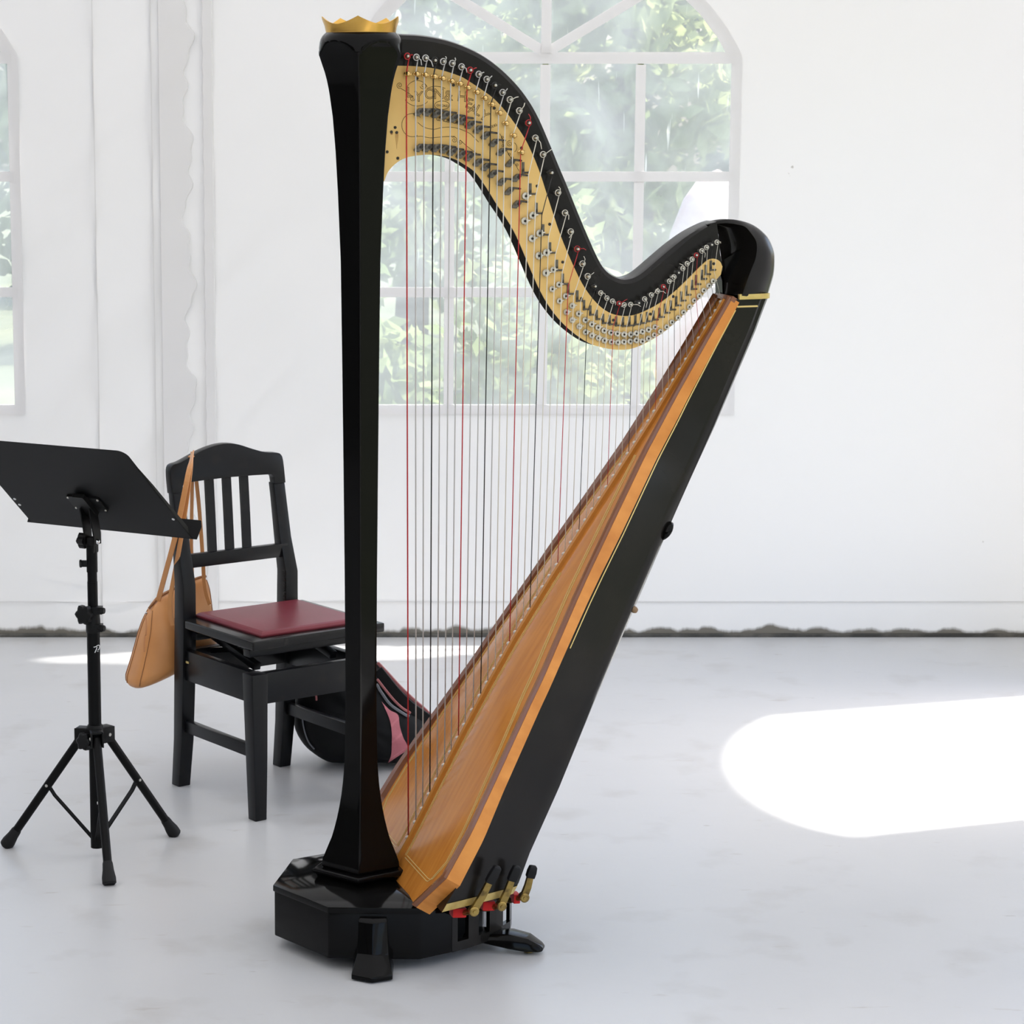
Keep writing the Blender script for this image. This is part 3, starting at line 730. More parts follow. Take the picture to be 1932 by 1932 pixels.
side_line([(.10, s) for s in np.linspace(.50, 1.252, 40)])
def s_at(fv, z):
    s = 1.25
    for _ in range(8):
        D = ip(s, *DS); d0 = ed(s) + eth(s) - .003; s = (z - A0[1] - NB[1] * (d0 + (D - d0) * fv)) / DB[1]
    return s
side_line([(x, s_at(x, ZTOP - .0155)) for x in np.linspace(.09, .93, 8)], .003)
# back knob and wooden peg
def on_back(s, wv, out):
    D, B = ip(s, *DS), ip(s, *BS); return Vector(Bp(s, wv, D + out))
p = on_back(.80, .066, -.002); d = Vector((NB[0], 0, NB[1]))
v, f = latheaxis(p, d, [(0, .012), (.006, .020), (.012, .021), (.016, .015), (.0175, .006)], 20); HL('knob', v, f, LACQ, smooth=True)
p = on_back(.63, .095, .0); v, f = latheaxis(p, d, [(0, .007), (.012, .007), (.016, .005)], 8); HL('peg', v, f, mat('peg_wood', (.22, .13, .06), .5), smooth=True)
# wooden end cap and brass collar under the shoulder
v, f = [], []
V = [Bp(1.262, a, b) for a, b in ((-.048, -.006), (.048, -.006), (.048, .004), (-.048, .004))] + [Bp(1.272, a, b) for a, b in ((-.048, -.006), (.048, -.006), (.048, .004), (-.048, .004))]
BOXF = [[0, 1, 2, 3], [4, 7, 6, 5], [0, 4, 5, 1], [1, 5, 6, 2], [2, 6, 7, 3], [3, 7, 4, 0]]
HL('end_cap', V, BOXF, TRIMW)
for sgn in (1, -1):
    rowj = list(range(0, 9)) if sgn > 0 else list(range(NJ - 1, NJ - 10, -1)); V = []; Fc = []
    for j in rowj:
        s_t = smax(j); a, b = shell_pt(j, s_t); p = A0 + DB * s_t + NB * b
        k = 1 + .004 / max(.02, abs(a))
        for kk_, dz in ((k, -.001), (k, .0095), (.9, .0095), (.9, -.001)): V.append(L(p[0] + (.002 if j in rowj[6:] and kk_ > .95 else 0), a * kk_, p[1] + dz))
    for i in range(len(rowj) - 1):
        for q in range(4): Fc.append([4 * i + q, 4 * i + (q + 1) % 4, 4 * i + 4 + (q + 1) % 4, 4 * i + 4 + q])
    Fc += [[0, 1, 2, 3], [4 * (len(rowj) - 1) + q for q in range(4)]]
    HL('brass_collar', V, Fc, BRASSL)

# ---- neck
OUT = [(752, 63), (800, 66), (850, 76), (900, 96), (940, 122), (975, 155), (1000, 187), (1020, 222), (1040, 268), (1058, 312), (1074, 350), (1099, 412), (1130, 483), (1148, 511), (1170, 524), (1189, 524.5), (1210, 515), (1242, 488), (1273, 462), (1304, 440), (1335, 424), (1352, 418)]
INN = [(725, 342), (733, 323), (750, 306), (772, 296), (804, 292), (828, 293), (855, 299), (876, 310), (897, 325), (917, 352), (938, 386), (957, 414), (975, 446), (994, 490), (1015, 539), (1034, 574), (1055, 602), (1080, 626), (1111, 647), (1142, 657), (1173, 660), (1198, 656), (1226, 643), (1257, 623), (1288, 595), (1319, 564), (1347, 533), (1360, 518)]
PLT = [(752, 124), (783, 125), (824, 130), (866, 143), (886, 154), (907, 168), (928, 183), (948, 203), (969, 230), (990, 261), (1006, 294), (1019, 327), (1031, 364), (1042, 398), (1055, 437), (1074, 484), (1099, 536), (1124, 570), (1148, 589), (1173, 596), (1198, 594), (1229, 581), (1260, 561), (1291, 533), (1319, 505), (1335, 491), (1347, 488), (1358, 493), (1363, 503)]
KC = [(1355, 440), (1357, 460), (1359, 480), (1362, 498), (1364, 509)]
WF, WBK = -.012, -.068
out = [hp(*p, WF) for p in smoothc(OUT, 4)]; inn = [hp(*p, WF) for p in smoothc(INN, 4)]; kc = [hp(*p, WF) for p in KC]
out = [np.array([.0, out[0][1]])] + out; inn = [np.array([.0, inn[0][1] - .002])] + inn
poly = out + kc + inn[::-1]; n_o = len(out); npoly = len(poly)
ins = []
for i, p in enumerate(poly):
    if 0 < i < n_o:
        d = out[min(i + 1, n_o - 1)] - out[i - 1]; d /= np.linalg.norm(d); q = p + np.array([d[1], -d[0]]) * .011 * min(1., (n_o - 1 - i) / 12); ins.append(q)
    elif i == 0: ins.append(p + np.array([0, -.011]))
    else: ins.append(p)
mid = []
for i, p in enumerate(poly): mid.append(p + (ins[i] - p) * .25)
rings = [(poly, WBK), (poly, WF - .016), (mid, WF - .006), (ins, WF)]
V = []; Fc = []
for P, wv in rings: V += [L(p[0], wv, p[1]) for p in P]
for r in range(3):
    for i in range(npoly): Fc.append([r * npoly + i, r * npoly + (i + 1) % npoly, (r + 1) * npoly + (i + 1) % npoly, (r + 1) * npoly + i])
Fc += [list(range(npoly))[::-1], [3 * npoly + i for i in range(npoly)]]
neck = HL('neck', V, Fc, SATIN, autosmooth=math.radians(26))
neck.data.materials.append(mat('neck_underside', (.010, .0075, .005), .7, spec=.03))
for pf in neck.data.polygons:
    if len(pf.vertices) == 4:
        ii = [q % npoly for q in pf.vertices]
        if min(ii) >= n_o + len(kc) - 1 or (0 in ii and npoly - 1 in ii): pf.material_index = 1
pl = [hp(*p, WF + .003) for p in smoothc(PLT, 4)]; pin_ = [hp(*p, WF + .003) for p in smoothc(INN, 4)]
pl = [np.array([.0, pl[0][1]])] + pl; pin_ = [np.array([.0, pin_[0][1]])] + pin_
v, f = prism([tuple(p) for p in pl + pin_[::-1]], WF - .001, WF + .003, lambda a, b, c: L(a, c, b))
plate = HL('action_plate', v, f, BRASSP)
WP = WF + .003
# ---- shoulder
RIM = [(1340, 424.5, -.012), (1366, 421, -.011), (1391, 423.5, -.006), (1406, 428, .004), (1417, 440, .014), (1426.5, 455, .023), (1428, 471, .030), (1425, 489.5, .036), (1417, 509.6, .041), (1409.5, 530, .045), (1401.7, 553, .047), (1400, 558, .047)]
SIL = [(1335, 424), (1366, 415), (1391, 415), (1422, 425), (1447, 446), (1459, 471), (1461.5, 490), (1459.5, 518), (1452, 545), (1448, 558), (1447, 561), (1446.5, 563)]
KIN = [(1345, 428), (1352, 432), (1355, 440), (1356, 450), (1357, 462), (1359, 476), (1361, 490), (1363, 503), (1364, 515), (1366, 528), (1367, 545), (1367, 556)]
RN = smoothc([(*hp(x, y, wv), wv) for x, y, wv in RIM], 4); SN = smoothc([hp(x, y, -.012) for x, y in SIL], 4); KN = smoothc([hp(x, y, -.0122) for x, y in KIN], 4)
NS = len(RN)
V = []; Fc = []
for i in range(NS):
    r, s = RN[i], SN[i]; wf_ = -.068 + (-.047 + .068) * (i / (NS - 1)) * 1.0
    V += [L(r[0], r[2], r[1]), L(s[0] * .35 + r[0] * .65, r[2] * .9 - .001, s[1] * .35 + r[1] * .65), L(s[0] * .8 + r[0] * .2, r[2] * .55 - .006, s[1] * .8 + r[1] * .2), L(s[0], -.012, s[1]), L(s[0] * .9 + r[0] * .1, wf_ * .8, s[1] * .9 + r[1] * .1), L(s[0] * .5 + r[0] * .5, wf_, s[1] * .5 + r[1] * .5), L(r[0], wf_, r[1])]
for i in range(NS - 1):
    for q in range(6): Fc.append([7 * i + q, 7 * i + q + 1, 7 * i + 8 + q, 7 * i + 7 + q])
HL('shoulder', V, Fc, SATIN, smooth=True)
V = []; Fc = []; nb = 18
for i in range(NS):
    r, kq = RN[i], KN[i]; fr_ = i / (NS - 1)
    p0 = np.array([r[0], r[2], r[1]]); p3 = np.array([kq[0], -.0122, kq[1]])
    deep = -.066 * math.sin(math.pi * min(1, .10 + fr_ * .90)) ** .5 - .010 * (1 - fr_)
    p1 = p0 * .78 + p3 * .22; p1[1] = min(-.014, deep); p2 = p0 * .36 + p3 * .64; p2[1] = -.0135 + .35 * min(0, deep + .012)
    if fr_ > .84:
        k_ = max(.05, (1 - fr_) / .16); p1[1] *= k_; p2[1] = -.0122 + (p2[1] + .0122) * k_
    for b in range(nb + 1):
        t_ = b / nb; q = p0 * (1 - t_) ** 3 + 3 * p1 * t_ * (1 - t_) ** 2 + 3 * p2 * t_ ** 2 * (1 - t_) + p3 * t_ ** 3; V.append(L(q[0], q[1], q[2]))
for i in range(NS - 1):
    for b in range(nb): Fc.append([(nb + 1) * i + b, (nb + 1) * i + b + 1, (nb + 1) * (i + 1) + b + 1, (nb + 1) * (i + 1) + b])
HL('shoulder_scoop', V, Fc, SATIN, smooth=True)
# block that ties the neck end to the top of the body
bl = [hp(*p, -.02) for p in ((1350, 500), (1400, 470), (1425, 500), (1440, 558), (1364, 557), (1363, 530), (1360, 519))]
v, f = prism([tuple(p) for p in bl], -.060, -.022, lambda a, b, c: L(a, c, b)); HL('neck_block', v, f, LACQ)

# ---- pins, strings, nuts and discs
PINS = [(770, 106), (787, 108), (804.5, 109.5), (822, 114), (838, 116), (855, 119.5), (872.5, 126), (888.7, 132.4), (905, 140), (920, 149.6), (935.5, 161), (950, 174.4), (964, 188), (981.7, 209), (999, 232), (1012, 260.5), (1026.5, 291.6), (1041.6, 326), (1054.8, 363.8), (1068, 402), (1078.8, 437.5), (1091, 470), (1101, 498), (1110.8, 521.7), (1125, 540.7), (1135.4, 553.3), (1147, 563), (1157.8, 568.8), (1170, 573), (1179.7, 575.7), (1191.9, 575), (1207, 572), (1218.3, 564.5), (1231, 557), (1242.7, 550), (1253.7, 541.4), (1265, 531), (1273.8, 523), (1282, 514.8), (1290.6, 506.8), (1298.6, 498), (1308, 489.6), (1316, 481.8), (1326.4, 473.8), (1335.3, 467.3), (1344.8, 462), (1355, 457.4)]
NUTS = [(766.6, 138), (784, 138.4), (800, 140), (817.5, 143.4), (833, 147), (850, 152), (866, 157), (881, 164.5), (897.4, 173), (912.5, 184), (926, 196), (940.5, 212), (952.7, 232), (967.4, 255), (982.2, 286.5), (997, 329.6), (1010.5, 370), (1022, 406.5), (1034.7, 447), (1047.5, 481), (1060.5, 514), (1071.7, 540), (1082, 558.6), (1095, 570.7), (1108, 587.4), (1120, 597.7), (1132, 606), (1144, 613.5), (1156.5, 616), (1168.6, 618), (1181.6, 619), (1193.7, 618), (1205, 616), (1216, 613.5), (1227, 610), (1239, 607), (1250.5, 602), (1261, 594), (1272, 588), (1282, 580), (1291.5, 571), (1301, 560), (1312, 549), (1319.5, 540), (1330.7, 530), (1338, 521), (1347.4, 513)]
BOT = [(772, 1581), (785.5, 1552), (797.6, 1525.7), (811, 1498.8), (825.3, 1472), (838.3, 1443.6), (851.5, 1419.4), (865.2, 1392.5), (878.4, 1368.2), (892.6, 1340), (906.6, 1313), (920.9, 1288.8), (934.4, 1263), (949.2, 1239), (962, 1214.8)]
BOT += [(962 + (1214.3 - 962) * k / 19, 1214.8 + (815.7 - 1214.8) * k / 19) for k in range(1, 19)]
BOT += [(1214.3, 815.7), (1226.2, 796), (1238.3, 778), (1250.9, 755.6), (1263.2, 737.5), (1274, 719.3), (1286.3, 699), (1297.9, 679.5), (1310.7, 657), (1321.9, 639.7), (1333, 620), (1344, 601.6), (1353.6, 588), (1363, 570.5)]
random.seed(3)
pinmesh = None; n47 = len(PINS); assert len(PINS) == len(NUTS) == len(BOT) == 47
# shared meshes are modelled around the origin, w axis = -y
def shared(name, vf, m, smooth=False):
    v, f = vf; me = bpy.data.meshes.new(name); me.from_pydata([tuple(map(float, q)) for q in v], [], f)
    bm = bmesh.new(); bm.from_mesh(me); bmesh.ops.recalc_face_normals(bm, faces=bm.faces[:]); bm.to_mesh(me); bm.free()
    me.materials.append(m)
    if smooth:
        me.polygons.foreach_set('use_smooth', [True] * len(me.polygons)); me.update(); me.set_sharp_from_angle(angle=math.radians(40))
    return me
def inst(name, me, loc, parent=harp, rot=0., sc=1.):
    o = bpy.data.objects.new(name, me); COL.objects.link(o); o.parent = parent; o.location = loc; o.rotation_euler = (0, rot, 0); o.scale = (sc, sc, sc); return o
OUTD = (0, -1, 0)
PINME = shared('tuning_pin', latheaxis((0, .0, 0), OUTD, [(0, .0034), (.019, .0034), (.0275, .0030), (.029, .0022)], 10), STEEL, True)
BALLME = shared('string_nut', merge(latheaxis((0, 0, 0), OUTD, [(0, .0042), (.006, .0042), (.007, .0026), (.010, .0026)], 10), latheaxis((.002, -.009, 0), OUTD, [(0, .0015), (.001, .0040), (.0035, .0055), (.006, .0052), (.0085, .0035), (.0095, .001)], 12), latheaxis((.0065, -.006, .0), (1, 0, 0), [(0, .003), (.002, .0035), (.004, .0025)], 8)), mat('nut_gold', (.72, .50, .20), .2, metal=.95), True)
FORK = [(-.012, -.0055), (-.0075, .001), (-.002, .0055), (.006, .0058), (.0055, .001), (.002, -.0035), (-.002, -.0065), (-.009, -.0075)]
FORKME = shared('fork_lever', merge(prism(FORK, .0015, .009, lambda a, b, c: (a, -c, b)), latheaxis((.006, -.007, .004), (1, 0, -.12), [(0, .0018), (.011, .0018), (.0125, .0012)], 8), latheaxis((-.010, -.003, -.0066), (1, 0, -.05), [(0, .0016), (.009, .0016)], 8)), DARKST)
DOTME = shared('screw', latheaxis((0, 0, 0), OUTD, [(0, .0026), (.0012, .0026), (.0016, .002)], 10), SCREW)
DISCME = shared('fork_disc', merge(latheaxis((0, 0, 0), OUTD, [(0, .003), (.003, .003), (.0031, .0076), (.0065, .0076), (.0072, .0070)], 20), latheaxis((.007, -.004, .001), (1, 0, .1), [(0, .0016), (.005, .0014)], 8), latheaxis((-.002, -.006, -.0055), OUTD, [(0, .0014), (.006, .0013)], 8), latheaxis((.003, -.006, .0055), OUTD, [(0, .0014), (.006, .0013)], 8)), mat('disc_steel', (.62, .59, .52), .3, metal=.75), True)
PLTME = shared('nut_bracket', merge(boxv((0, -.0015, .004), .0052, .003, .023), latheaxis((0, -.003, .011), OUTD, [(0, .0018), (.001, .0018)], 8), latheaxis((.003, -.002, -.005), (1, -.4, 0), [(0, .0018), (.006, .0018), (.008, .0026), (.0095, .001)], 8)), DARKST)
red = {0, 7, 14, 21, 28, 35, 42}; blk = {3, 10, 17, 24, 31, 38, 45}
TAILS = {0: (9, -2), 1: (9, 14), 2: (13, 15), 4: (3, -9), 5: (4, -10), 6: (9, 10), 7: (11, -4), 8: (9, -3), 9: (9, -6), 10: (10, 0), 11: (8, -7), 12: (15, -5), 13: (9, -14), 14: (-1, -16), 15: (11, 20), 16: (15, -9), 18: (0, -11), 19: (6, 12), 20: (-4, 11), 21: (16, 2), 22: (1, -14), 23: (11, -7), 25: (8, 5), 27: (4, 7), 28: (15, -8), 29: (-7, 3), 30: (19, 4), 32: (2, 16), 33: (12, -13), 34: (15, 4), 35: (6, 12), 36: (9, 2), 37: (-9, 0), 39: (-8, -9), 41: (-8, 8), 43: (5, 12), 46: (6, 2)}
for i in range(n47):
    m = REDS if i in red else BLKS if i in blk else (WIRES if i < 12 else GUTS)
    r = ip(i, [0, 6, 14, 25, 46], [.00145, .00125, .00105, .0007, .00042])
    pt = hp(*PINS[i], .014); pn = inst('tuning_pin', PINME, L(pt[0], WF - .001, pt[1]), sc=1 if i < 24 else .85)
    # coil and loose end around the pin
    wc = .008; cr = .0058 if i < 24 else .0046
    coil = [L(pt[0] + cr * math.cos(a), wc - .002 + .0035 * k / 30, pt[1] + cr * math.sin(a)) for k in range(31) for a in (2 * math.pi * 1.6 * k / 30,)]
    vf = [tubev([np.array(c) - np.array([pt[0], -(WF - .001), pt[1]]) for c in coil], max(r * .75, .0006), 6)]
    if i in TAILS:
        dx, dy = TAILS[i]; k = .00108
        b0 = np.array([cr * .5, -.021, 0]); e0 = np.array([dx * k, -.024, -dy * k]); mm_ = (b0 + e0) / 2 + np.array([.002, -.002, .002])
        vf.append(tubev([b0, mm_, e0], max(r * .85, .0006), 6))
    v, f = merge(*vf)
    sc_ = 1 if i < 24 else 1 / .85
    link('string_coil', [np.array(q) * sc_ for q in v], f, m, pn, smooth=True)
    nt_ = hp(*NUTS[i], .002); bt = hp(*BOT[i], 0)
    sb = float(np.dot(bt - A0, DB)); zb = Bp(sb, 0, face(max(-.05, sb), 0) - .001)
    side = .0046 if i < 24 else .0038
    pts = [L(pt[0] + side, .004, pt[1] - .001), L(nt_[0], .0025, nt_[1]), zb]
    v, f = tubev(pts, r, 8); HL('string', v, f, m, smooth=True)
    v, f = latheaxis(Vector(zb) + Vector((0, 0, -.001)), (-NB[0], 0, -NB[1]), [(0, .0052), (.0030, .0050), (.0062, .0022)], 10); HL('eyelet', v, f, mat('eyelet_bone', (.62, .56, .48), .4), board)
    if i < 15: inst('string_nut', BALLME, L(nt_[0] + .001, WP - .001, nt_[1] - .001))
    else: inst('nut_bracket', PLTME, L(nt_[0] - .008 if i < 23 else nt_[0] - .0035, WP - .001, nt_[1] + (.009 if i < 23 else .008)), sc=1 if i < 24 else .9)
DA = [(793, 210), (810, 210.4), (825.6, 213.5), (842, 216), (858, 221.6), (874, 226), (889, 234), (904.5, 242.7), (918.8, 254), (934.3, 268), (948, 285), (965, 306), (976.8, 334), (991.6, 370), (1004.8, 406.5), (1018, 440), (1030.7, 476.6), (1043.7, 509), (1054.5, 537), (1067.6, 558.6), (1080, 577), (1091.8, 592), (1104.3, 604), (1116.4, 611.7), (1128.5, 618), (1140, 623.8), (1152.7, 627.5), (1164.8, 629.4), (1177.5, 631), (1190, 631), (1200.6, 629), (1211.8, 625.6), (1223.5, 622), (1236, 617)]
DBL = [(793, 277.5), (808.8, 278), (825, 278), (841, 280.6), (855.4, 285), (872, 290), (887, 295), (904, 305), (918.8, 313.5), (932, 326.6), (948.8, 341.6), (963, 359), (977, 384), (990, 417), (1003.7, 450), (1016.4, 482.5), (1030, 515), (1042, 545.5), (1056, 568), (1069, 589), (1080, 604), (1093, 616), (1105, 626.6), (1117, 633), (1129.4, 637.8), (1140.6, 642.4), (1153.7, 645), (1165.8, 646), (1177, 645), (1189, 644), (1200.6, 642), (1212, 644), (1223.5, 638.7), (1234.7, 632), (1246.4, 625.6), (1258, 617), (1268, 608), (1279.4, 599.6), (1289.7, 589.3), (1301, 579), (1310, 567), (1319.5, 558.6), (1328, 548), (1338, 539), (1345.6, 530.6)]
for nm, rows in (('a', DA), ('b', DBL)):
    for i, p in enumerate(rows):
        q = hp(*p, WP + .004)
        fork = i < (13 if nm == 'a' else 13)
        sc_ = 1.12 if i < 13 else (1.0 if i < 17 else .82 if i < 33 else .74)
        o = inst('fork_lever' if fork else 'fork_disc', FORKME if fork else DISCME, L(q[0], WP - .0005, q[1]), sc=sc_)
        inst('screw', DOTME, (.0, -.0088 if fork else -.0070, 0), o)
for p in ((745.5, 240.5), (748.5, 250), (738.5, 249), (730.5, 286.5), (750.5, 298.5), (787, 148), (855.5, 160.5), (932.5, 204), (984, 279), (1013.3, 351), (1037, 423), (1061.5, 494.5), (1097, 563), (1157, 604), (1227, 592.5), (1270, 559.5), (1346.5, 497.5)):
    q = hp(*p, WP); inst('screw', DOTME, L(q[0], WP - .0005, q[1]), plate, sc=1.15)
# rust runs below the left screws are part of the plate's surface: small thin stains
RUST = mat('rust_stain', (.36, .155, .035), .6, noise=(60, (.56, .34, .10), .35, .6))
for pts in (((746, 252), (751, 252), (751.5, 262), (749.5, 272), (748.5, 282), (747, 270), (745.5, 260)), ((736.5, 248), (741, 248.5), (740.5, 254), (737, 253.5))):
    q = [tuple(hp(*p, WP)) for p in smoothc(pts, 3, True)]
    v, f = prism(q, WP - .0002, WP + .00012, lambda a, b, c: L(a, c, b)); HL('rust_stain', v, f, RUST, plate)
# ---- engraving on the plate
def engr(ptslist, r=.00045):
    V, Fc = merge(*[tubev([L(*(lambda h: (h[0], WP + .0003, h[1]))(hp(*p, WP))) for p in pts], r, 4) for pts in ptslist])
    return HL('engraved_scroll', V, Fc, INK, plate)
def spiral(x, y, r0, a0, turns, sgn=1, n=26): return [(x + r0 * (1 - .85 * k / n) * math.cos(a0 + sgn * 2 * math.pi * turns * k / n), y + r0 * (1 - .85 * k / n) * math.sin(a0 + sgn * 2 * math.pi * turns * k / n)) for k in range(n + 1)]
def arc(x, y, rx, ry, a0, a1, n=24): return [(x + rx * math.cos(math.radians(a0 + (a1 - a0) * k / n)), y + ry * math.sin(math.radians(a0 + (a1 - a0) * k / n))) for k in range(n + 1)]
engr([arc(787, 176, 22, 24, 200, 330)]); engr([arc(787, 176, 26, 24, 40, 150)]); engr([spiral(754, 161, 6, 1.5, 1.6, 1)]); engr([spiral(799, 162, 6.5, 3, 1.5, -1)])
engr([smoothc([(805, 167), (818, 163), (832, 164), (840, 167)], 5)]); engr([spiral(778, 186, 5, 0, 1.4)]); engr([smoothc([(755, 166), (765, 172), (774, 178), (779, 184)], 5)])
engr([arc(834, 198.5, 14, 8, 0, 360, 32)])
engr([arc(778, 236, 20, 22, 60, 320)]); engr([smoothc([(788, 231), (800, 240), (818, 244), (832, 241), (850, 240), (866, 243), (885, 251), (897, 262), (903, 268)], 5)])
engr([smoothc([(782, 258), (795, 257), (812, 260), (835, 258), (858, 257)], 5)]); engr([spiral(857, 264, 6, 4, 1.6)]); engr([spiral(868, 268, 5, 4, 1.6, -1)]); engr([smoothc([(868, 264), (880, 275), (893, 285), (900, 290)], 5)])
engr([spiral(961.5, 271, 6, 5, 1.7, -1)]); engr([arc(966, 278, 9, 10, -60, 60)]); engr([smoothc([(943, 252), (948, 262), (950, 275), (958, 288), (965, 300), (973, 312), (979, 322)], 5)])
for (x, y, a) in ((946, 258, .5), (951, 266, 2.2), (947, 274, .3), (956, 280, 1.9), (959, 290, .4), (968, 296, 2.3), (974, 310, .6), (930, 236, 1.2), (936, 234, 2.0), (925, 238, .6)):
    engr([[(x + 4 * math.cos(a + t_) * abs(math.cos(t_)), y + 4 * math.sin(a + t_) * abs(math.cos(t_))) for t_ in np.linspace(-1.5, 1.5, 14)]])
def letters(txt, pos, size_px, outline=True, rot=None, parent=plate):
    for i, ch in enumerate(txt):
        if ch == ' ': continue
        cu = bpy.data.curves.new('letter', 'FONT'); cu.body = ch; cu.size = size_px * .00108 * 1.35; cu.align_x = 'CENTER'; cu.align_y = 'CENTER'; cu.resolution_u = 3
        if outline: cu.fill_mode = 'NONE'; cu.bevel_depth = .00045; cu.bevel_resolution = 0
        else: cu.extrude = .0001
        o = bpy.data.objects.new('letter', cu); COL.objects.link(o); bpy.context.view_layer.update()
        me = bpy.data.meshes.new_from_object(o.evaluated_get(bpy.context.evaluated_depsgraph_get())); bpy.data.objects.remove(o)
        me.materials.clear(); me.materials.append(INK)
        q = hp(*pos[i], WP); ob = bpy.data.objects.new('engraved_letter', me); COL.objects.link(ob); ob.parent = parent
        ob.location = L(q[0], WP + .0005, q[1]); ob.rotation_euler = (math.pi / 2, -(rot[i] if rot else 0) * 0, 0)
        if rot: ob.rotation_euler = (Matrix.Rotation(math.pi / 2, 3, 'X') @ Matrix.Rotation(-rot[i], 3, 'Z')).to_euler()
letters('LYON&HEALY', [(773, 175), (790, 183), (811, 178), (828, 178), (846, 181), (872, 183), (885, 196), (893, 207), (902, 209), (913, 219)], 19, True, [0, 0, 0, 0, 0, .1, .3, .4, .5, .6])
letters('CHICAGO', [(825 + 3.2 * k, 198.5 + .25 * k) for k in range(7)], 4.2, False)
letters('CONCERT', [(826 + 4.6 * k, 225 + .7 * k) for k in range(7)], 6.5, False, [.12] * 7)
letters('GRAND', [(857 + 5 * k, 230.5 + .9 * k) for k in range(5)], 6.5, False, [.18] * 5)

# ---- pedals folded up on the near side
def pedal(hinge, tip, wv, wt, felt):
    root = None
    h = hp(*hinge, wv); t_ = hp(*tip, wt); p0 = Vector(L(h[0], wv, h[1])); p1 = Vector(L(t_[0], wt, t_[1])); d = (p1 - p0)
    pts = [p0, p0 + d * .35 + Vector((.001, -.001, 0)), p0 + d * .7, p1]
    v1 = tubev(pts, [.0088, .0085, .0075, .0065], sect=[(-.8, -.55), (.8, -.55), (.8, .55), (-.8, .55)], hint=(0, 1, 0))
    v2 = latheaxis(p0 + Vector((0, .008, 0)), (0, -1, 0), [(0, .0085), (.002, .0098), (.016, .0098), (.018, .0075)], 14)
    v3 = latheaxis(p0 + Vector((0, -.010, 0)), (0, -1, 0), [(0, .004), (.002, .0035)], 10)
    v4 = tubev([p0, (p0.x - .012, p0.y + .05, p0.z - .022), (p0.x - .03, p0.y + .10, p0.z - .035)], .006, 8)
    root = HL('pedal', *merge(v1, v2, v3, v4), BRASSD, autosmooth=math.radians(35))
    q0 = p0 + d * .66; tb = tubev([q0, p0 + d * .85, p1 + d * .02, p1 + d * .05], [.0085, .0088, .0075, .004], sect=[(-1, -.75), (1, -.75), (1, .75), (-1, .75)], hint=(0, 1, 0))
    HL('pedal_cap', *tb, RUBBER, root, bevel=(.0015, 2, .3))
    fq = hp(*felt[:2], felt[2]); fw_ = felt[3]
    v, f = boxv(L(fq[0], felt[2], fq[1]), fw_, .028, .019, Matrix.Rotation(.0, 3, 'Z') @ Matrix.Rotation(.05, 3, 'Y')); HL('felt_pad', v, f, FELT, root, bevel=(.0025, 2, .3))
pedal((893, 1718), (938, 1638), .250, .268, (864, 1719, .206, .028))
pedal((945, 1708), (975, 1637), .222, .236, (919, 1706, .186, .025))
pedal((988, 1692), (1006, 1636), .168, .180, (972, 1693, .135, .014))

# ================================================================ PIANO CHAIR
CC = np.array([-.224, 6.008]); CA = math.radians(35.5)
chair = thing('piano_chair', 'black wooden piano chair with slatted back and maroon leather seat pad', 'chair', (CC[0], CC[1], 0), CA)
cex = np.array([math.cos(CA), math.sin(CA)]); cey = np.array([math.sin(CA), -math.cos(CA)])      # right, front
def CLc(x, y, z): return (x, -y, z)                    # chair local: x right, y forward
def c_of(p): d = np.array(p[:2]) - CC; return np.array([d @ cex, d @ cey])
lF = c_of(floorp(486, 1546)); lL = c_of(floorp(343, 1481)); lR = c_of(floorp(533, 1444)); lG = lF + (lR - lL)
def CH(name, v, f, parent=None, m=CHAIRB, bev=(.0025, 2, .3)): return link(name, v, f, m, parent or chair, bevel=bev)
def loftbar(secs):
    """secs: list of (centre (x,y,z), sx, sy)"""
    V = []; Fc = []
    for (x, y, z), sx, sy in secs:
        for a, b in ((-1, -1), (1, -1), (1, 1), (-1, 1)): V.append(CLc(x + a * sx / 2, y + b * sy / 2, z))
    for j in range(len(secs) - 1):
        for i in range(4): Fc.append([4 * j + i, 4 * j + (i + 1) % 4, 4 * j + 4 + (i + 1) % 4, 4 * j + 4 + i])
    Fc += [[0, 1, 2, 3], [4 * (len(secs) - 1) + i for i in range(4)]]
    return V, Fc
ZSEAT = .430
# rear posts run from the floor to the top of the back and lean backwards above the seat
def post(lx, ly, tb, ztop, dx=0.):
    return loftbar([((lx, ly - .004, 0), .034, .034), ((lx, ly + .012, .12), .036, .038), ((lx, ly + .020, .26), .037, .042), ((lx, ly + .026, .40), .037, .044), ((lx, ly + .028, .515), .036, .042), ((lx + dx * .4, ly + .010, .60), .034, .030), ((lx + dx * .7, ly - .006, .70), .033, .026), ((lx + dx * .8, ly - .0125, .737), .033, .025)])
PT = .805
CH('rear_post', *post(lL[0], lL[1], .026, PT, .004)); CH('rear_post', *post(lR[0], lR[1], .026, PT, -.006))
for q in (lF, lG):
    CH('leg', *loftbar([((q[0], q[1], 0), .032, .032), ((q[0], q[1] - .002, .15), .038, .038), ((q[0], q[1] - .006, .355), .044, .044)]))
xl, xr, yb, yf = lL[0], lR[0], (lL[1] + lR[1]) / 2, (lF[1] + lG[1]) / 2
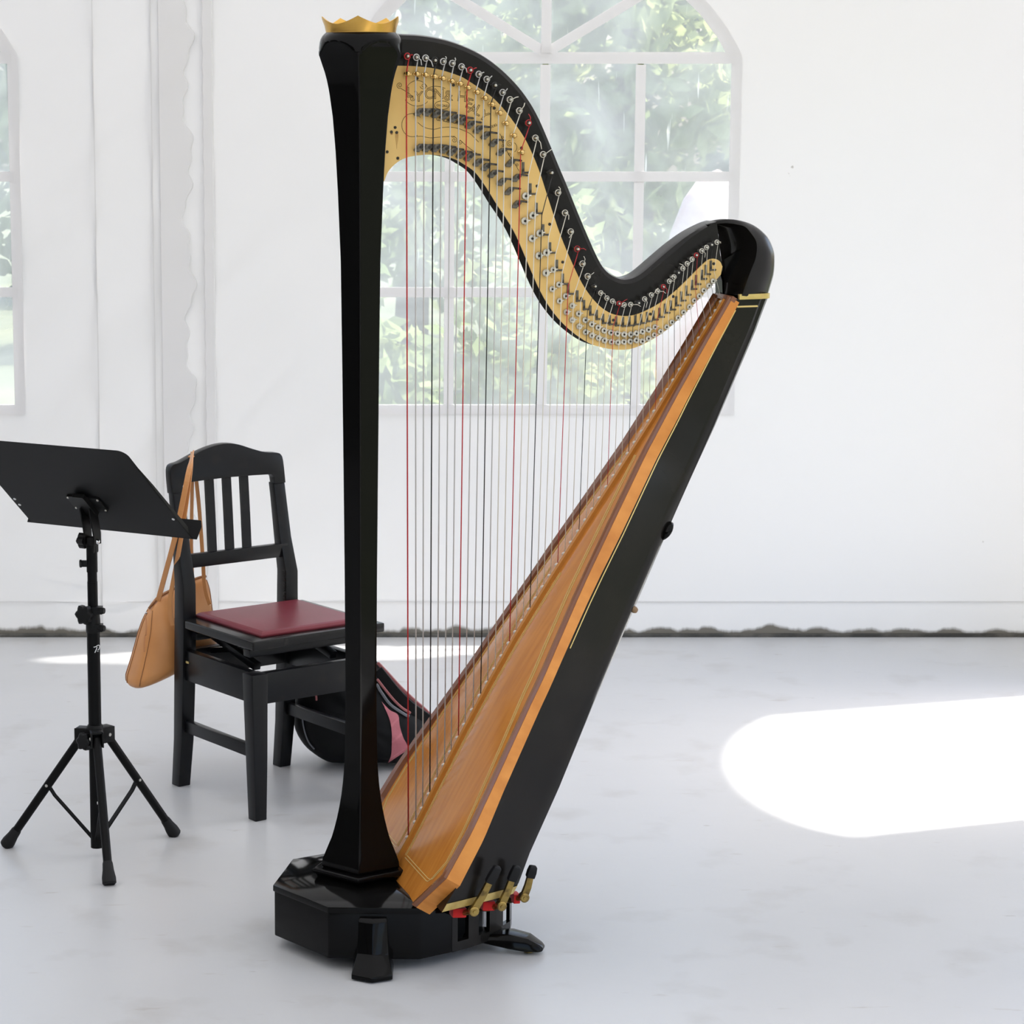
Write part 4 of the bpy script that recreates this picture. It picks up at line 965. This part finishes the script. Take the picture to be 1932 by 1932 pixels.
# aprons
def cbar(name, p, q, a, b, hint=(0, 0, 1), bev=(.002, 2, .3), parent=None, m=CHAIRB):
    v, f = barv(CLc(*p), CLc(*q), a, b, hint); return CH(name, v, f, parent, m, bev)
cbar('apron', (xl, yb + .03, .315), (xl, yf - .012, .315), .022, .075); cbar('apron', (xr, yb + .03, .315), (xr, yf - .012, .315), .022, .075)
cbar('apron', (xl + .01, yf - .006, .315), (xr - .01, yf - .006, .315), .022, .075); cbar('apron', (xl + .01, yb + .026, .315), (xr - .01, yb + .026, .315), .022, .07)
cbar('stretcher', (xl, yb + .02, .158), (xl, yf - .004, .158), .018, .030); cbar('stretcher', (xr, yb + .02, .158), (xr, yf - .004, .158), .018, .030)
# seat board, pad, lifting mechanism
sc4 = [c_of(floorp(x, y, ZSEAT)) for x, y in ((346, 1169), (474, 1222), (723, 1179), (567, 1130))]
SX0, SX1, SY0, SY1 = xl - .016, xl + .366, yb + .004, yf - .002
seat = CH('seat', *boxv(CLc((SX0 + SX1) / 2, (SY0 + SY1) / 2, ZSEAT - .011), SX1 - SX0, SY1 - SY0, .022), None, mat('seat_black', (.008, .0075, .007), .2, spec=.3, noise=(25, (.02, .017, .015), .6, .8)), (.004, 3, .3))
mx, my = .036, .034
V = []; Fc = []
padp = [(SX0 + mx * 1.2, SY0 + my), (SX1 - mx, SY0 + my), (SX1 - mx, SY1 - my * .9), (SX0 + mx * 1.2, SY1 - my * .9)]
pcx, pcy = (SX0 + SX1) / 2, (SY0 + SY1) / 2
for k_, z in ((1.0, ZSEAT - .001), (1.010, ZSEAT + .003), (1.006, ZSEAT + .006), (.975, ZSEAT + .0105), (.93, ZSEAT + .013), (.5, ZSEAT + .0145)):
    for x, y in padp: V.append(CLc(pcx + (x - pcx) * k_, pcy + (y - pcy) * k_, z))
for j in range(5):
    for i in range(4): Fc.append([4 * j + i, 4 * j + (i + 1) % 4, 4 * j + 4 + (i + 1) % 4, 4 * j + 4 + i])
Fc += [[0, 1, 2, 3], [20, 21, 22, 23]]
CH('seat_pad', V, Fc, seat, MAROON, (.004, 3, .25))
for x in (SX0 + .07, SX1 - .09):
    cbar('lift_arm', (x, SY0 + .05, .395), (x, SY1 - .09, .345), .020, .018); cbar('lift_arm', (x + .012, SY0 + .05, .345), (x + .012, SY1 - .07, .392), .020, .014)
cbar('seat_batten', (SX0 + .02, SY0 + .06, .390), (SX1 - .02, SY0 + .06, .390), .03, .018); cbar('seat_batten', (SX0 + .02, SY1 - .06, .390), (SX1 - .02, SY1 - .06, .390), .03, .018)
v, f = boxv(CLc(xl - .0125, yb + .060, .325), .002, .013, .005); CH('maker_tag', v, f, None, BRASSL, None)
# back: shaped top rail, lower rail, three reeded slats
def backy(z): return yb + ip(z, [.42, .515, .60, .70, PT], [.026, .028, .010, -.006, -.026])
TR = [(0, .735), (.002, .775), (.012, .797), (.04, .806), (.10, .810), (.20, .822), (.30, .834), (.42, .843), (.52, .845), (.62, .840), (.74, .826), (.85, .815), (.95, .811), (.985, .806), (1.0, .79), (1.0, .735)]
LO = [(1.0, .735), (.905, .735), (.902, .752), (.885, .759), (.7, .761), (.5, .762), (.3, .761), (.115, .759), (.098, .752), (.095, .735), (0, .735)]
x0, x1 = xl - .0165 + .0032, xr + .0165 - .0048
prf = [(x0 + (x1 - x0) * a, z) for a, z in smoothc(TR, 3)] + [(x0 + (x1 - x0) * a, z) for a, z in LO[1:-1]]
V = []; n = len(prf)
for dy in (-.0125, .0125):
    for x, z in prf: V.append(CLc(x, backy(min(z, PT)) - .19 * max(0, z - PT) + dy, z))
Fc = [list(range(n)), [n + i for i in range(n)]] + [[i, (i + 1) % n, n + (i + 1) % n, n + i] for i in range(n)]
CH('top_rail', V, Fc, None, CHAIRB, (.002, 2, .5))
zl = .568
cbar('lower_rail', (xl, backy(zl), zl), (xr, backy(zl), zl), .018, .034)
for k in range(3):
    x = xl + (xr - xl) * (.335 + .165 * k)
    pts = [CLc(x - .012, backy(.58), .580), CLc(x - .006, backy(.67), .67), CLc(x, backy(.765), .765)]
    a = [(-.0115, -.004), (-.0115, .005), (-.0075, .0085), (-.0035, .0055), (0, .009), (.0035, .0055), (.0075, .0085), (.0115, .005), (.0115, -.004)]
    v, f = tubev(pts, 1., sect=[(p, q) for p, q in a], hint=(0, 1, 0)); CH('back_slat', v, f, None, CHAIRB, None)
# toothed height rack inside the right post
v, f = merge(*[boxv(CLc(xr - .0195, yb + .036, .44 + .0095 * k), .003, .010, .005) for k in range(9)]); CH('height_rack', v, f, None, PLASTB, None)

# ================================================================ MUSIC STAND
SP = np.array([-.6192, 5.4385])
stand = thing('music_stand', 'black folding music stand with solid desk and tripod legs', 'music stand', (SP[0], SP[1], 0))
def ST(name, vf, m=METALB, parent=None, bev=None, sm=False): return link(name, [np.array(q, float) - np.array([SP[0], SP[1], 0]) for q in vf[0]], vf[1], m, parent or stand, bevel=bev, smooth=sm, autosmooth=math.radians(40) if sm else None)
def sp(z): return np.array([SP[0], SP[1], z])
def zpx(y): return float(hit(178, y, (0, SP[1], 0), (0, 1, 0))[2])
z_foot, z_hub, z_c1, z_c2, z_t1, z_piv = zpx(1598), zpx(1385), zpx(1188), zpx(1155), zpx(1080), zpx(1022)
KP = F / float(np.dot(sp(.5) - CAM, fw))
ST('lower_tube', tubev([sp(max(.012, z_foot)), sp(z_c1)], 12.3 / KP, 16), sm=True)
ST('middle_tube', tubev([sp(z_c1), sp(zpx(1097))], 9.7 / KP, 16), sm=True); ST('upper_tube', tubev([sp(zpx(1097)), sp(zpx(1078))], 9.2 / KP, 16), sm=True)
ST('upper_tube', tubev([sp(zpx(1079)), sp(zpx(1030))], 10.4 / KP, 16), sm=True)
# clamps with star knobs
def star(c, d, r, t_, n=6, name='knob'):
    x, y, d = frame_of(d); P = []
    for k in range(n * 4):
        a = 2 * math.pi * k / (n * 4); rr = r * (1 + .13 * math.cos(n * a)); P.append((rr * math.cos(a), rr * math.sin(a)))
    c = Vector(map(float, c)); m = len(P); V = [c + x * a + y * b for a, b in P] + [c + x * a + y * b + d * t_ for a, b in P] + [c + x * a * .8 + y * b * .8 + d * (t_ * 1.15) for a, b in P]
    Fc = [list(range(m))[::-1], [2 * m + i for i in range(m)]]
    for r_ in (0, 1): Fc += [[r_ * m + i, r_ * m + (i + 1) % m, (r_ + 1) * m + (i + 1) % m, (r_ + 1) * m + i] for i in range(m)]
    return ST(name, (V, Fc), PLASTB)
ST('clamp', latheaxis(sp(zpx(1193)), (0, 0, 1), [(0, 13.2 / KP), (.004, 14 / KP), (.030, 13.6 / KP), (.050, 12 / KP), (.058, 11 / KP)], 18), PLASTB, sm=True)
for y in (1150, 1183):
    q = sp(zpx(y)); ST('clamp_bolt', merge(boxv(q + np.array([.012, -.006, 0]), .02, .022, .016), latheaxis(q + np.array([.012, -.010, 0]), (1, -.35, 0), [(0, .0075), (.010, .008), (.016, .0065)], 12)), PLASTB)
star(sp(zpx(1158)) + np.array([-.014, -.008, 0]), (-.55, -.8, 0), .021, .012); ST('knob_stem', tubev([sp(zpx(1158)), sp(zpx(1158)) + np.array([-.014, -.008, 0])], .007, 10), PLASTB)
star(sp(zpx(1385)) + np.array([-.018, -.016, -.012]), (-.6, -.75, .1), .019, .012)
v = boxv(sp(zpx(1063)) + np.array([-.017, -.002, 0]), .012, .008, .014); ST('wing_screw', merge(v, latheaxis(sp(zpx(1063)) + np.array([-.022, -.002, 0]), (-1, -.2, 0), [(0, .003), (.001, .009), (.005, .009), (.006, .006)], 12)), PLASTB)
# tripod hub, legs and braces
zh = z_hub
ST('tripod_hub', latheaxis(sp(zh - .030), (0, 0, 1), [(0, .0165), (.004, .019), (.046, .019), (.052, .0165)], 18), PLASTB, sm=True)
for fx, fy, br in ((8, 1598, True), (207, 1672, True), (333, 1576, True)):
    e = floorp(fx, fy); d = e - sp(0); L_ = np.linalg.norm(d); d /= L_
    top = sp(zh - .004) + d * .030; foot = e - d * .010 + np.array([0, 0, .012]); dirv = (foot - top); dirv /= np.linalg.norm(dirv)
    x_ = np.array([-d[1], d[0], 0])
    lg = ST('leg', tubev([top, foot], .0098, 14), sm=True)
    ST('hub_bracket', merge(*[boxv(sp(zh - .004) + d * .028 + x_ * o_, .034, .004, .036, Matrix.Rotation(math.atan2(d[1], d[0]), 3, 'Z')) for o_ in (-.0125, .0125)], boxv(sp(zh + .012) + d * .026, .032, .026, .006, Matrix.Rotation(math.atan2(d[1], d[0]), 3, 'Z'))), PLASTB, bev=(.002, 2, .3))
    ST('rivet', latheaxis(top + x_ * (-.0148 if x_[1] > 0 else .0148), x_ * (-1 if x_[1] > 0 else 1), [(0, .0042), (.0015, .0036)], 10), STEEL, lg)
    ST('rubber_foot', latheaxis(foot - dirv * .040, dirv, [(0, .0105), (.004, .0115), (.018, .0125), (.036, .0155), (.048, .0155), (.0515, .012)], 14), RUBBER, lg, sm=True)
    lo = sp(max(.03, z_foot) + .012) + d * .012; mid = top + (foot - top) * .46
    ST('brace', tubev([lo, lo + (mid - lo) * .85 + np.array([0, 0, -.006]), mid], 1., sect=[(-.0016, -.006), (.0016, -.006), (.0016, .006), (-.0016, .006)], hint=tuple(x_ + np.array([0, 0, .001]))), METALB)
    ST('rivet', latheaxis(mid + x_ * (-.010 if x_[1] > 0 else .010), x_ * (-1 if x_[1] > 0 else 1), [(0, .0035), (.0015, .003)], 10), STEEL, lg)
# desk: reclined plate with a folded lip; g = horizontal direction the desk faces
BR = hit(362, 1016, (0, 5.37, 0), (0, 1, 0)); BL = None
phi = math.radians(60); gdir = np.array([math.cos(phi), math.sin(phi), 0]); e1 = np.array([math.sin(phi), -math.cos(phi), 0]); tau = math.radians(48)
e2 = np.array([0, 0, math.cos(tau)]) - gdir * math.sin(tau); nf = np.cross(e1, e2); nf = nf if nf @ gdir > 0 else -nf
DW, DH = .440, .330
def DK(a, b, c): return BR - e1 * DW + e1 * a + e2 * b + nf * c       # a along the bottom edge, b up the desk, c towards the reader
def rr(x0, y0, x1, y1, r, corners=(1, 1, 1, 1)):
    P = []
    for (cx_, cy_, a0, on) in ((x0 + r, y0 + r, 180, corners[0]), (x1 - r, y0 + r, 270, corners[1]), (x1 - r, y1 - r, 0, corners[2]), (x0 + r, y1 - r, 90, corners[3])):
        if on: P += [(cx_ + r * math.cos(math.radians(a0 + 15 * k)), cy_ + r * math.sin(math.radians(a0 + 15 * k))) for k in range(7)]
        else: P.append((x0 if cx_ < (x0 + x1) / 2 else x1, y0 if cy_ < (y0 + y1) / 2 else y1))
    return P
desk = ST('desk', prism(rr(0, 0, DW, DH, .022, (0, 0, 1, 1)), 0, .0016, DK))
# lip along the bottom, folded towards the reader; side flanges
lip = [(-.012, 0), (DW + .012, 0), (DW + .014, .030), (DW + .008, .044), (-.008, .044), (-.014, .030)]
def LP(a, b, c): return DK(a, -.001 - c + b * .18, b)
ST('lip', prism(lip, 0, .0016, LP), parent=desk)
for a0 in (.0, DW - .0016):
    ST('side_flange', prism([(.012, 0), (DH * .90, 0), (DH * .60, .006), (.03, .011)], a0, a0 + .0016, lambda b, c, a: DK(a, b, c)), parent=desk)
for a, b in ((.010, .072), (.010, .095), (DW - .010, .075)):
    ST('hole_light_disc', latheaxis(DK(a, b, -.0012), nf, [(0, .0035), (.0045, .0035)], 12), mat('hole_light', (.8, .8, .8), .6), desk)  # pale discs painted as the light seen through the desk's holes
# bracket and tilt joint
bk = DK(DW * .50, .105, 0)
ST('desk_bracket', merge(prism(rr(DW * .50 - .045, .085, DW * .50 + .045, .135, .006), -.004, 0, DK), prism(rr(DW * .50 - .016, .075, DW * .50 + .016, .150, .004), -.014, -.004, DK)), PLASTB)
for a, b in ((-.04, .09), (.04, .09), (-.04, .13), (.04, .13)): ST('bracket_screw', latheaxis(DK(DW * .5 + a, b, -.004), -nf, [(0, .003), (.002, .0025)], 8), STEEL, desk)
piv = sp(zpx(1021)) + np.array([.002, 0, 0])
ST('tilt_arm', merge(*[tubev([piv + e1 * o_ + np.array([0, 0, -.006]), piv + e1 * o_ + np.array([0, 0, .015]), bk - nf * .006 + e1 * o_], 1., sect=[(-.014, -.0018), (.014, -.0018), (.014, .0018), (-.014, .0018)], hint=tuple(e1)) for o_ in (-.0125, .0125)]), METALB, bev=(.001, 1, .3))
ST('pivot_block', boxv(piv + np.array([0, 0, -.008]), .020, .020, .036, Matrix.Rotation(math.atan2(e1[1], e1[0]), 3, 'Z')), PLASTB, bev=(.004, 2, .3))
ST('pivot_bolt', latheaxis(piv + e1 * .0145, e1, [(0, .0062), (.002, .0055), (.004, .003)], 14), CHROME, sm=True)
star(piv - e1 * .016, -e1, .0165, .016, 5)
# white brand mark printed on the lower tube
def mark(pts, r):
    P = []
    for x, y in pts:
        d = ray(x, y); o = CAM[:2] - SP; A_ = d[:2] @ d[:2]; B_ = 2 * o @ d[:2]; R_ = 12.3 / KP + .0004; C_ = o @ o - R_ * R_; t_ = (-B_ - math.sqrt(max(0, B_ * B_ - 4 * A_ * C_))) / (2 * A_); P.append(CAM + d * t_)
    return tubev(P, r, 5)
ST('printed_mark', merge(mark(smoothc([(176.5, 1221), (180, 1220.5), (185, 1217.5), (187.6, 1218), (187.6, 1222), (186, 1225.5), (184.3, 1226.5)], 4), .0009), mark(smoothc([(183, 1220.5), (182, 1224.5), (180, 1229), (179, 1231.5)], 4), .0010), mark([(183, 1229), (186, 1229)], .0005)), WHITEP, None)

# ================================================================ HANDBAG on the chair
bc = hit(329, 1184, (0, 6.135, 0), (0, 1, 0))
bag = thing('handbag', 'tan leather handbag hanging by long straps from the piano chair back', 'handbag', tuple(bc))
ba = math.radians(33); bl_ = np.array([math.cos(ba) * .95, math.sin(ba) * .95, .31]); bl_ /= np.linalg.norm(bl_)
bt_ = np.array([math.sin(ba), -math.cos(ba), 0.]); bh = np.array([.10, .05, 1.]); bh /= np.linalg.norm(bh)
HB, LBg = .205, .225
def BG(l, h, t_): return bl_ * l + bh * h + bt_ * t_          # bag local (root at bag centre)
def bag_pt(h, ang, scale=1.):
    """h 0..1 bottom to top"""
    hl = LBg / 2 * (.80 + .34 * (1 - h) ** 1.6) * (1 - .07 * max(0, (h - .78) / .22) ** 2) ; th = .058 * (1 - h) ** .62 + .014 + .008 * math.sin(math.pi * h)
    if h < .12: hl *= .90 + .10 * (h / .12) ** .5; th *= .72 + .28 * (h / .12) ** .5
    c, s = math.cos(ang), math.sin(ang); e = .62
    l = hl * math.copysign(abs(c) ** e, c); t_ = th * math.copysign(abs(s) ** e, s)
    crease = .006 * math.sin(5 * h + 3 * c) * math.sin(math.pi * h)
    dr = .012 * (c * c) * math.sin(math.pi * min(1, h * 1.4))
    return BG(l * scale, -HB / 2 + HB * h - (.030 if c < 0 else .012) * (abs(c) ** 4) * max(0, h - .6) / .4, t_ * scale + crease * s)
V = []; Fc = []; nh, na = 26, 40
for i in range(nh + 1):
    for k in range(na): V.append(bag_pt(i / nh, 2 * math.pi * k / na))
for i in range(nh):
    for k in range(na): Fc.append([i * na + k, i * na + (k + 1) % na, (i + 1) * na + (k + 1) % na, (i + 1) * na + k])
Fc += [list(range(na))[::-1], [nh * na + k for k in range(na)]]
body = link('bag_body', V, Fc, TAN, bag, smooth=True)
bag_bvh = BVHTree.FromPolygons([Vector(v) for v in V], Fc)
# seam lines down the end gusset and zip along the top
for ang in (math.pi - .42, math.pi + .42, math.pi + .16, .42):
    pts = [np.array(bag_pt(h, ang, 1.006)) for h in np.linspace(.04, .98, 24)]; v, f = tubev(pts, .0011, 6); link('seam', v, f, TAND, body, smooth=True)
pts = [BG(l, HB / 2 + .0015 - (.030 if l < 0 else .012) * (abs(l) / (LBg * .42)) ** 4, 0) for l in np.linspace(-LBg * .38, LBg * .38, 20)]; v, f = tubev(pts, .0032, 6); link('zip', v, f, TAND, body, smooth=True)
def bag_local(x, y, push=.002):
    d = Vector(ray(x, y)).normalized(); o = Vector(CAM - bc); loc, nrm, idx, dist = bag_bvh.ray_cast(o, d)
    return None if loc is None else np.array(loc) + np.array(nrm) * push
def strap_tab(name, pts, wd, m=TAN, t_=.002):
    P = [bag_local(*p, .003) for p in pts]; P = [p for p in P if p is not None]
    if len(P) < 2: return
    v, f = tubev(P, 1., sect=[(-wd / 2, -t_), (wd / 2, -t_), (wd / 2, t_), (-wd / 2, t_)], hint=tuple(bt_ * .8 + bl_ * -.6)); link(name, v, f, m, bag, bevel=(.0008, 1, .3))
TABM = mat('tan_tab', (.46, .19, .062), .4)
strap_tab('zip_pull', [(276, 1163), (277, 1175), (277, 1188), (276, 1199)], .0105, TABM, .003)
strap_tab('zip_pull', [(274, 1198), (273, 1212), (273, 1230)], .0085, TABM, .003)
q = bag_local(276, 1157, .003)
if q is not None: v, f = boxv(q, .008, .006, .009); link('zip_slider', v, f, CHROME, bag, bevel=(.001, 1, .3))
# straps: over the end of the top rail, then down to the bag
def px_of(p):
    d = np.array(p) - CAM; return CX + F * (d @ rt) / (d @ fw), CY - F * (d @ up) / (d @ fw)
_c = [np.array([CC[0], CC[1], 0]) + np.append(cex * xx + cey * (backy(PT) - .002), .8155) for xx in np.linspace(x0, x1, 80)]
topR = min(_c, key=lambda p: abs(px_of(p)[0] - 363))
def strapp(pixels, Ys, wd=.0125, name='strap'):
    P = [atY(x, y, Y) - bc for (x, y), Y in zip(pixels, Ys)]; P = smoothc(P, 5)
    v, f = tubev(P, 1., sect=[(-wd / 2, -.0013), (wd / 2, -.0013), (wd / 2, .0013), (-wd / 2, .0013)], hint=(-.45, -.9, .05)); link(name, v, f, TAN, bag)
YT = topR[1]
strapp([(363, 853), (357, 885), (344, 950), (330, 1015), (314, 1075), (298, 1134)], [YT - .030, 5.985, 5.97, 5.985, 6.035, 6.10], .0135)
strapp([(363, 853), (359, 890), (350, 960), (339, 1030), (328, 1090), (321, 1130), (322, 1160), (326, 1180)], [YT - .029, 5.988, 5.978, 5.99, 6.035, 6.045, 6.045, 6.045], .0115)
strapp([(363, 853), (366, 870), (374, 940), (379, 1000), (383, 1060), (385, 1095), (389, 1120), (396, 1141)], [YT + .012, YT + .02, YT + .03, YT + .05, 6.13, 6.125, 6.12, 6.115], .010)
strapp([(363, 853), (363, 880), (362, 950), (361, 1020), (362, 1060), (363, 1100)], [YT + .012, YT + .022, YT + .045, YT + .07, 6.17, 6.17], .009)
v, f = barv(topR - bc + np.array([-.003, -.022, .0]) + np.array([0, 0, .006]), topR - bc + np.array([.003, .018, .006]), .0135, .0026, hint=(0, 0, 1)); link('strap', v, f, TAN, bag)
q = bag_local(397, 1143, .004)
if q is not None: v, f = latheaxis(q, (0, 0, 1), [(-.006, .002), (-.004, .0042), (0, .003), (.004, .0042), (.006, .002)], 10); link('strap_ring', v, f, CHROME, bag, smooth=True)

# ================================================================ BACKPACK on the floor
YB = 6.26
bpb = floorp(690, 1452); bpr = np.array([bpb[0], YB, 0.])
pack = thing('backpack', 'black backpack with pink trim slumped on the floor behind the harp column', 'backpack', tuple(bpr))
OUTL = [(552, 1340), (556, 1372), (572, 1400), (592, 1418), (615, 1432), (645, 1440), (700, 1447), (750, 1449), (785, 1440), (810, 1415), (826, 1385), (822, 1362), (811, 1346), (785, 1322), (755, 1295), (725, 1263), (708, 1247), (690, 1238), (660, 1232), (625, 1236), (592, 1252), (566, 1285), (554, 1315)]
ol = [atY(x, y, YB) - bpr for x, y in smoothc(OUTL, 3, True)]
ol = [np.array([p[0], 0, max(.003, p[2])]) for p in ol]; ce_ = np.mean(ol, axis=0); n = len(ol)
V = []; Fc = []; prof = [(1, 0), (.985, .028), (.94, .055), (.86, .078), (.74, .096), (.58, .108), (.38, .115), (.18, .118)]
rowsp = [(k, -d) for k, d in prof[::-1]] + [(k, d * .8) for k, d in prof[1:]]
for k, d in rowsp:
    for i, p in enumerate(ol):
        w_ = .006 * math.sin(9 * p[0] * 6 + p[2] * 40) * (1 - abs(k - .7)); q = ce_ + (p - ce_) * k; V.append((q[0], d + w_ * .5, max(.003, q[2])))
for j in range(len(rowsp) - 1):
    for i in range(n): Fc.append([j * n + i, j * n + (i + 1) % n, (j + 1) * n + (i + 1) % n, (j + 1) * n + i])
Fc += [list(range(n)), [(len(rowsp) - 1) * n + i for i in range(n)]]
pk = link('pack_body', V, Fc, NYLON, pack, smooth=True)
pk_bvh = BVHTree.FromPolygons([Vector(v) for v in V], Fc)
def pk_local(x, y, push=.002):
    d = Vector(ray(x, y)).normalized(); o = Vector(CAM - bpr); loc, nrm, idx, dist = pk_bvh.ray_cast(o, d)
    if loc is None: return None
    nrm = nrm if nrm.dot(d) < 0 else -nrm
    return np.array(loc) + np.array(nrm) * push
def pk_patch(name, left, right, m, push=.0025, n=14):
    """panel between two pixel polylines laid on the bag surface"""
    l = smoothc(left, 6); r = smoothc(right, 6); V = []; Fc = []; nn = 40
    for i in range(nn + 1):
        a = l[min(len(l) - 1, round(i / nn * (len(l) - 1)))]; b = r[min(len(r) - 1, round(i / nn * (len(r) - 1)))]
        row = []
        for k in range(6):
            p = pk_local(*(a + (b - a) * k / 5), push)
            if p is None: row = None; break
            row.append(p)
        if row: V += row
    rows = len(V) // 6
    for i in range(rows - 1):
        for k in range(5): Fc.append([6 * i + k, 6 * i + k + 1, 6 * i + 7 + k, 6 * i + 6 + k])
    if rows > 1: return link(name, V, Fc, m, pack, smooth=True)
pk_patch('pink_panel', [(719, 1323), (729, 1343), (736, 1362), (739, 1385), (739, 1408), (737, 1426), (732, 1438)], [(721, 1326), (735, 1340), (750, 1349), (754, 1370), (760, 1390), (768, 1405), (772, 1412)], PINK)
def pk_strip(name, pts, wd, m, t_=.004, push=.003):
    P = [pk_local(*p, push) for p in smoothc(pts, 4)]; P = [p for p in P if p is not None]
    if len(P) > 2:
        v, f = tubev(P, 1., sect=[(-wd / 2, -t_), (wd / 2, -t_), (wd / 2, t_), (-wd / 2, t_)], hint=(0, -1, .05)); link(name, v, f, m, pack, bevel=(.001, 1, .4))
pk_strip('shoulder_strap', [(709, 1268), (725, 1288), (745, 1312), (768, 1335), (792, 1352), (806, 1362)], .026, NYLON, .006, .008)
pk_strip('strap_edging', [(710, 1254), (730, 1275), (752, 1299), (776, 1322), (798, 1341), (815, 1358)], .008, PINKD, .006, .006)
pk_strip('strap_edging', [(709, 1283), (722, 1300), (740, 1322), (757, 1338), (772, 1347)], .006, PINKD, .004, .006)
pk_strip('piping', [(708, 1292), (720, 1310), (733, 1328), (750, 1341), (770, 1353)], .007, NYLONG, .003, .005)
pk_strip('piping', [(574, 1333), (572, 1352), (575, 1375), (583, 1398), (594, 1412)], .0035, NYLONG, .002, .003)
pk_strip('zip_chain', [(596, 1300), (597, 1312), (598, 1322)], .005, PINKD, .002, .004)
pk_strip('pink_tab', [(806, 1362), (812, 1358), (818, 1356)], .010, PINK, .003, .006)
p = pk_local(812, 1345, .004)
if p is not None: v, f = boxv(p, .022, .010, .014, Matrix.Rotation(.6, 3, 'Y')); link('buckle', v, f, PLASTB, pack, bevel=(.003, 2, .3))
for (x, y, r) in ((600, 1421, .010), (622, 1432, .006)):
    p = atY(x, y, YB - .05) - bpr; p[2] = max(p[2], .004)
    v, f = tubev([p + np.array([r * math.cos(a), -.02 * 0, r * .55 * math.sin(a) + .003]) for a in np.linspace(0, 2 * math.pi, 14)], .0016, 6); link('cord_loop', v, f, NYLON, pack, smooth=True)
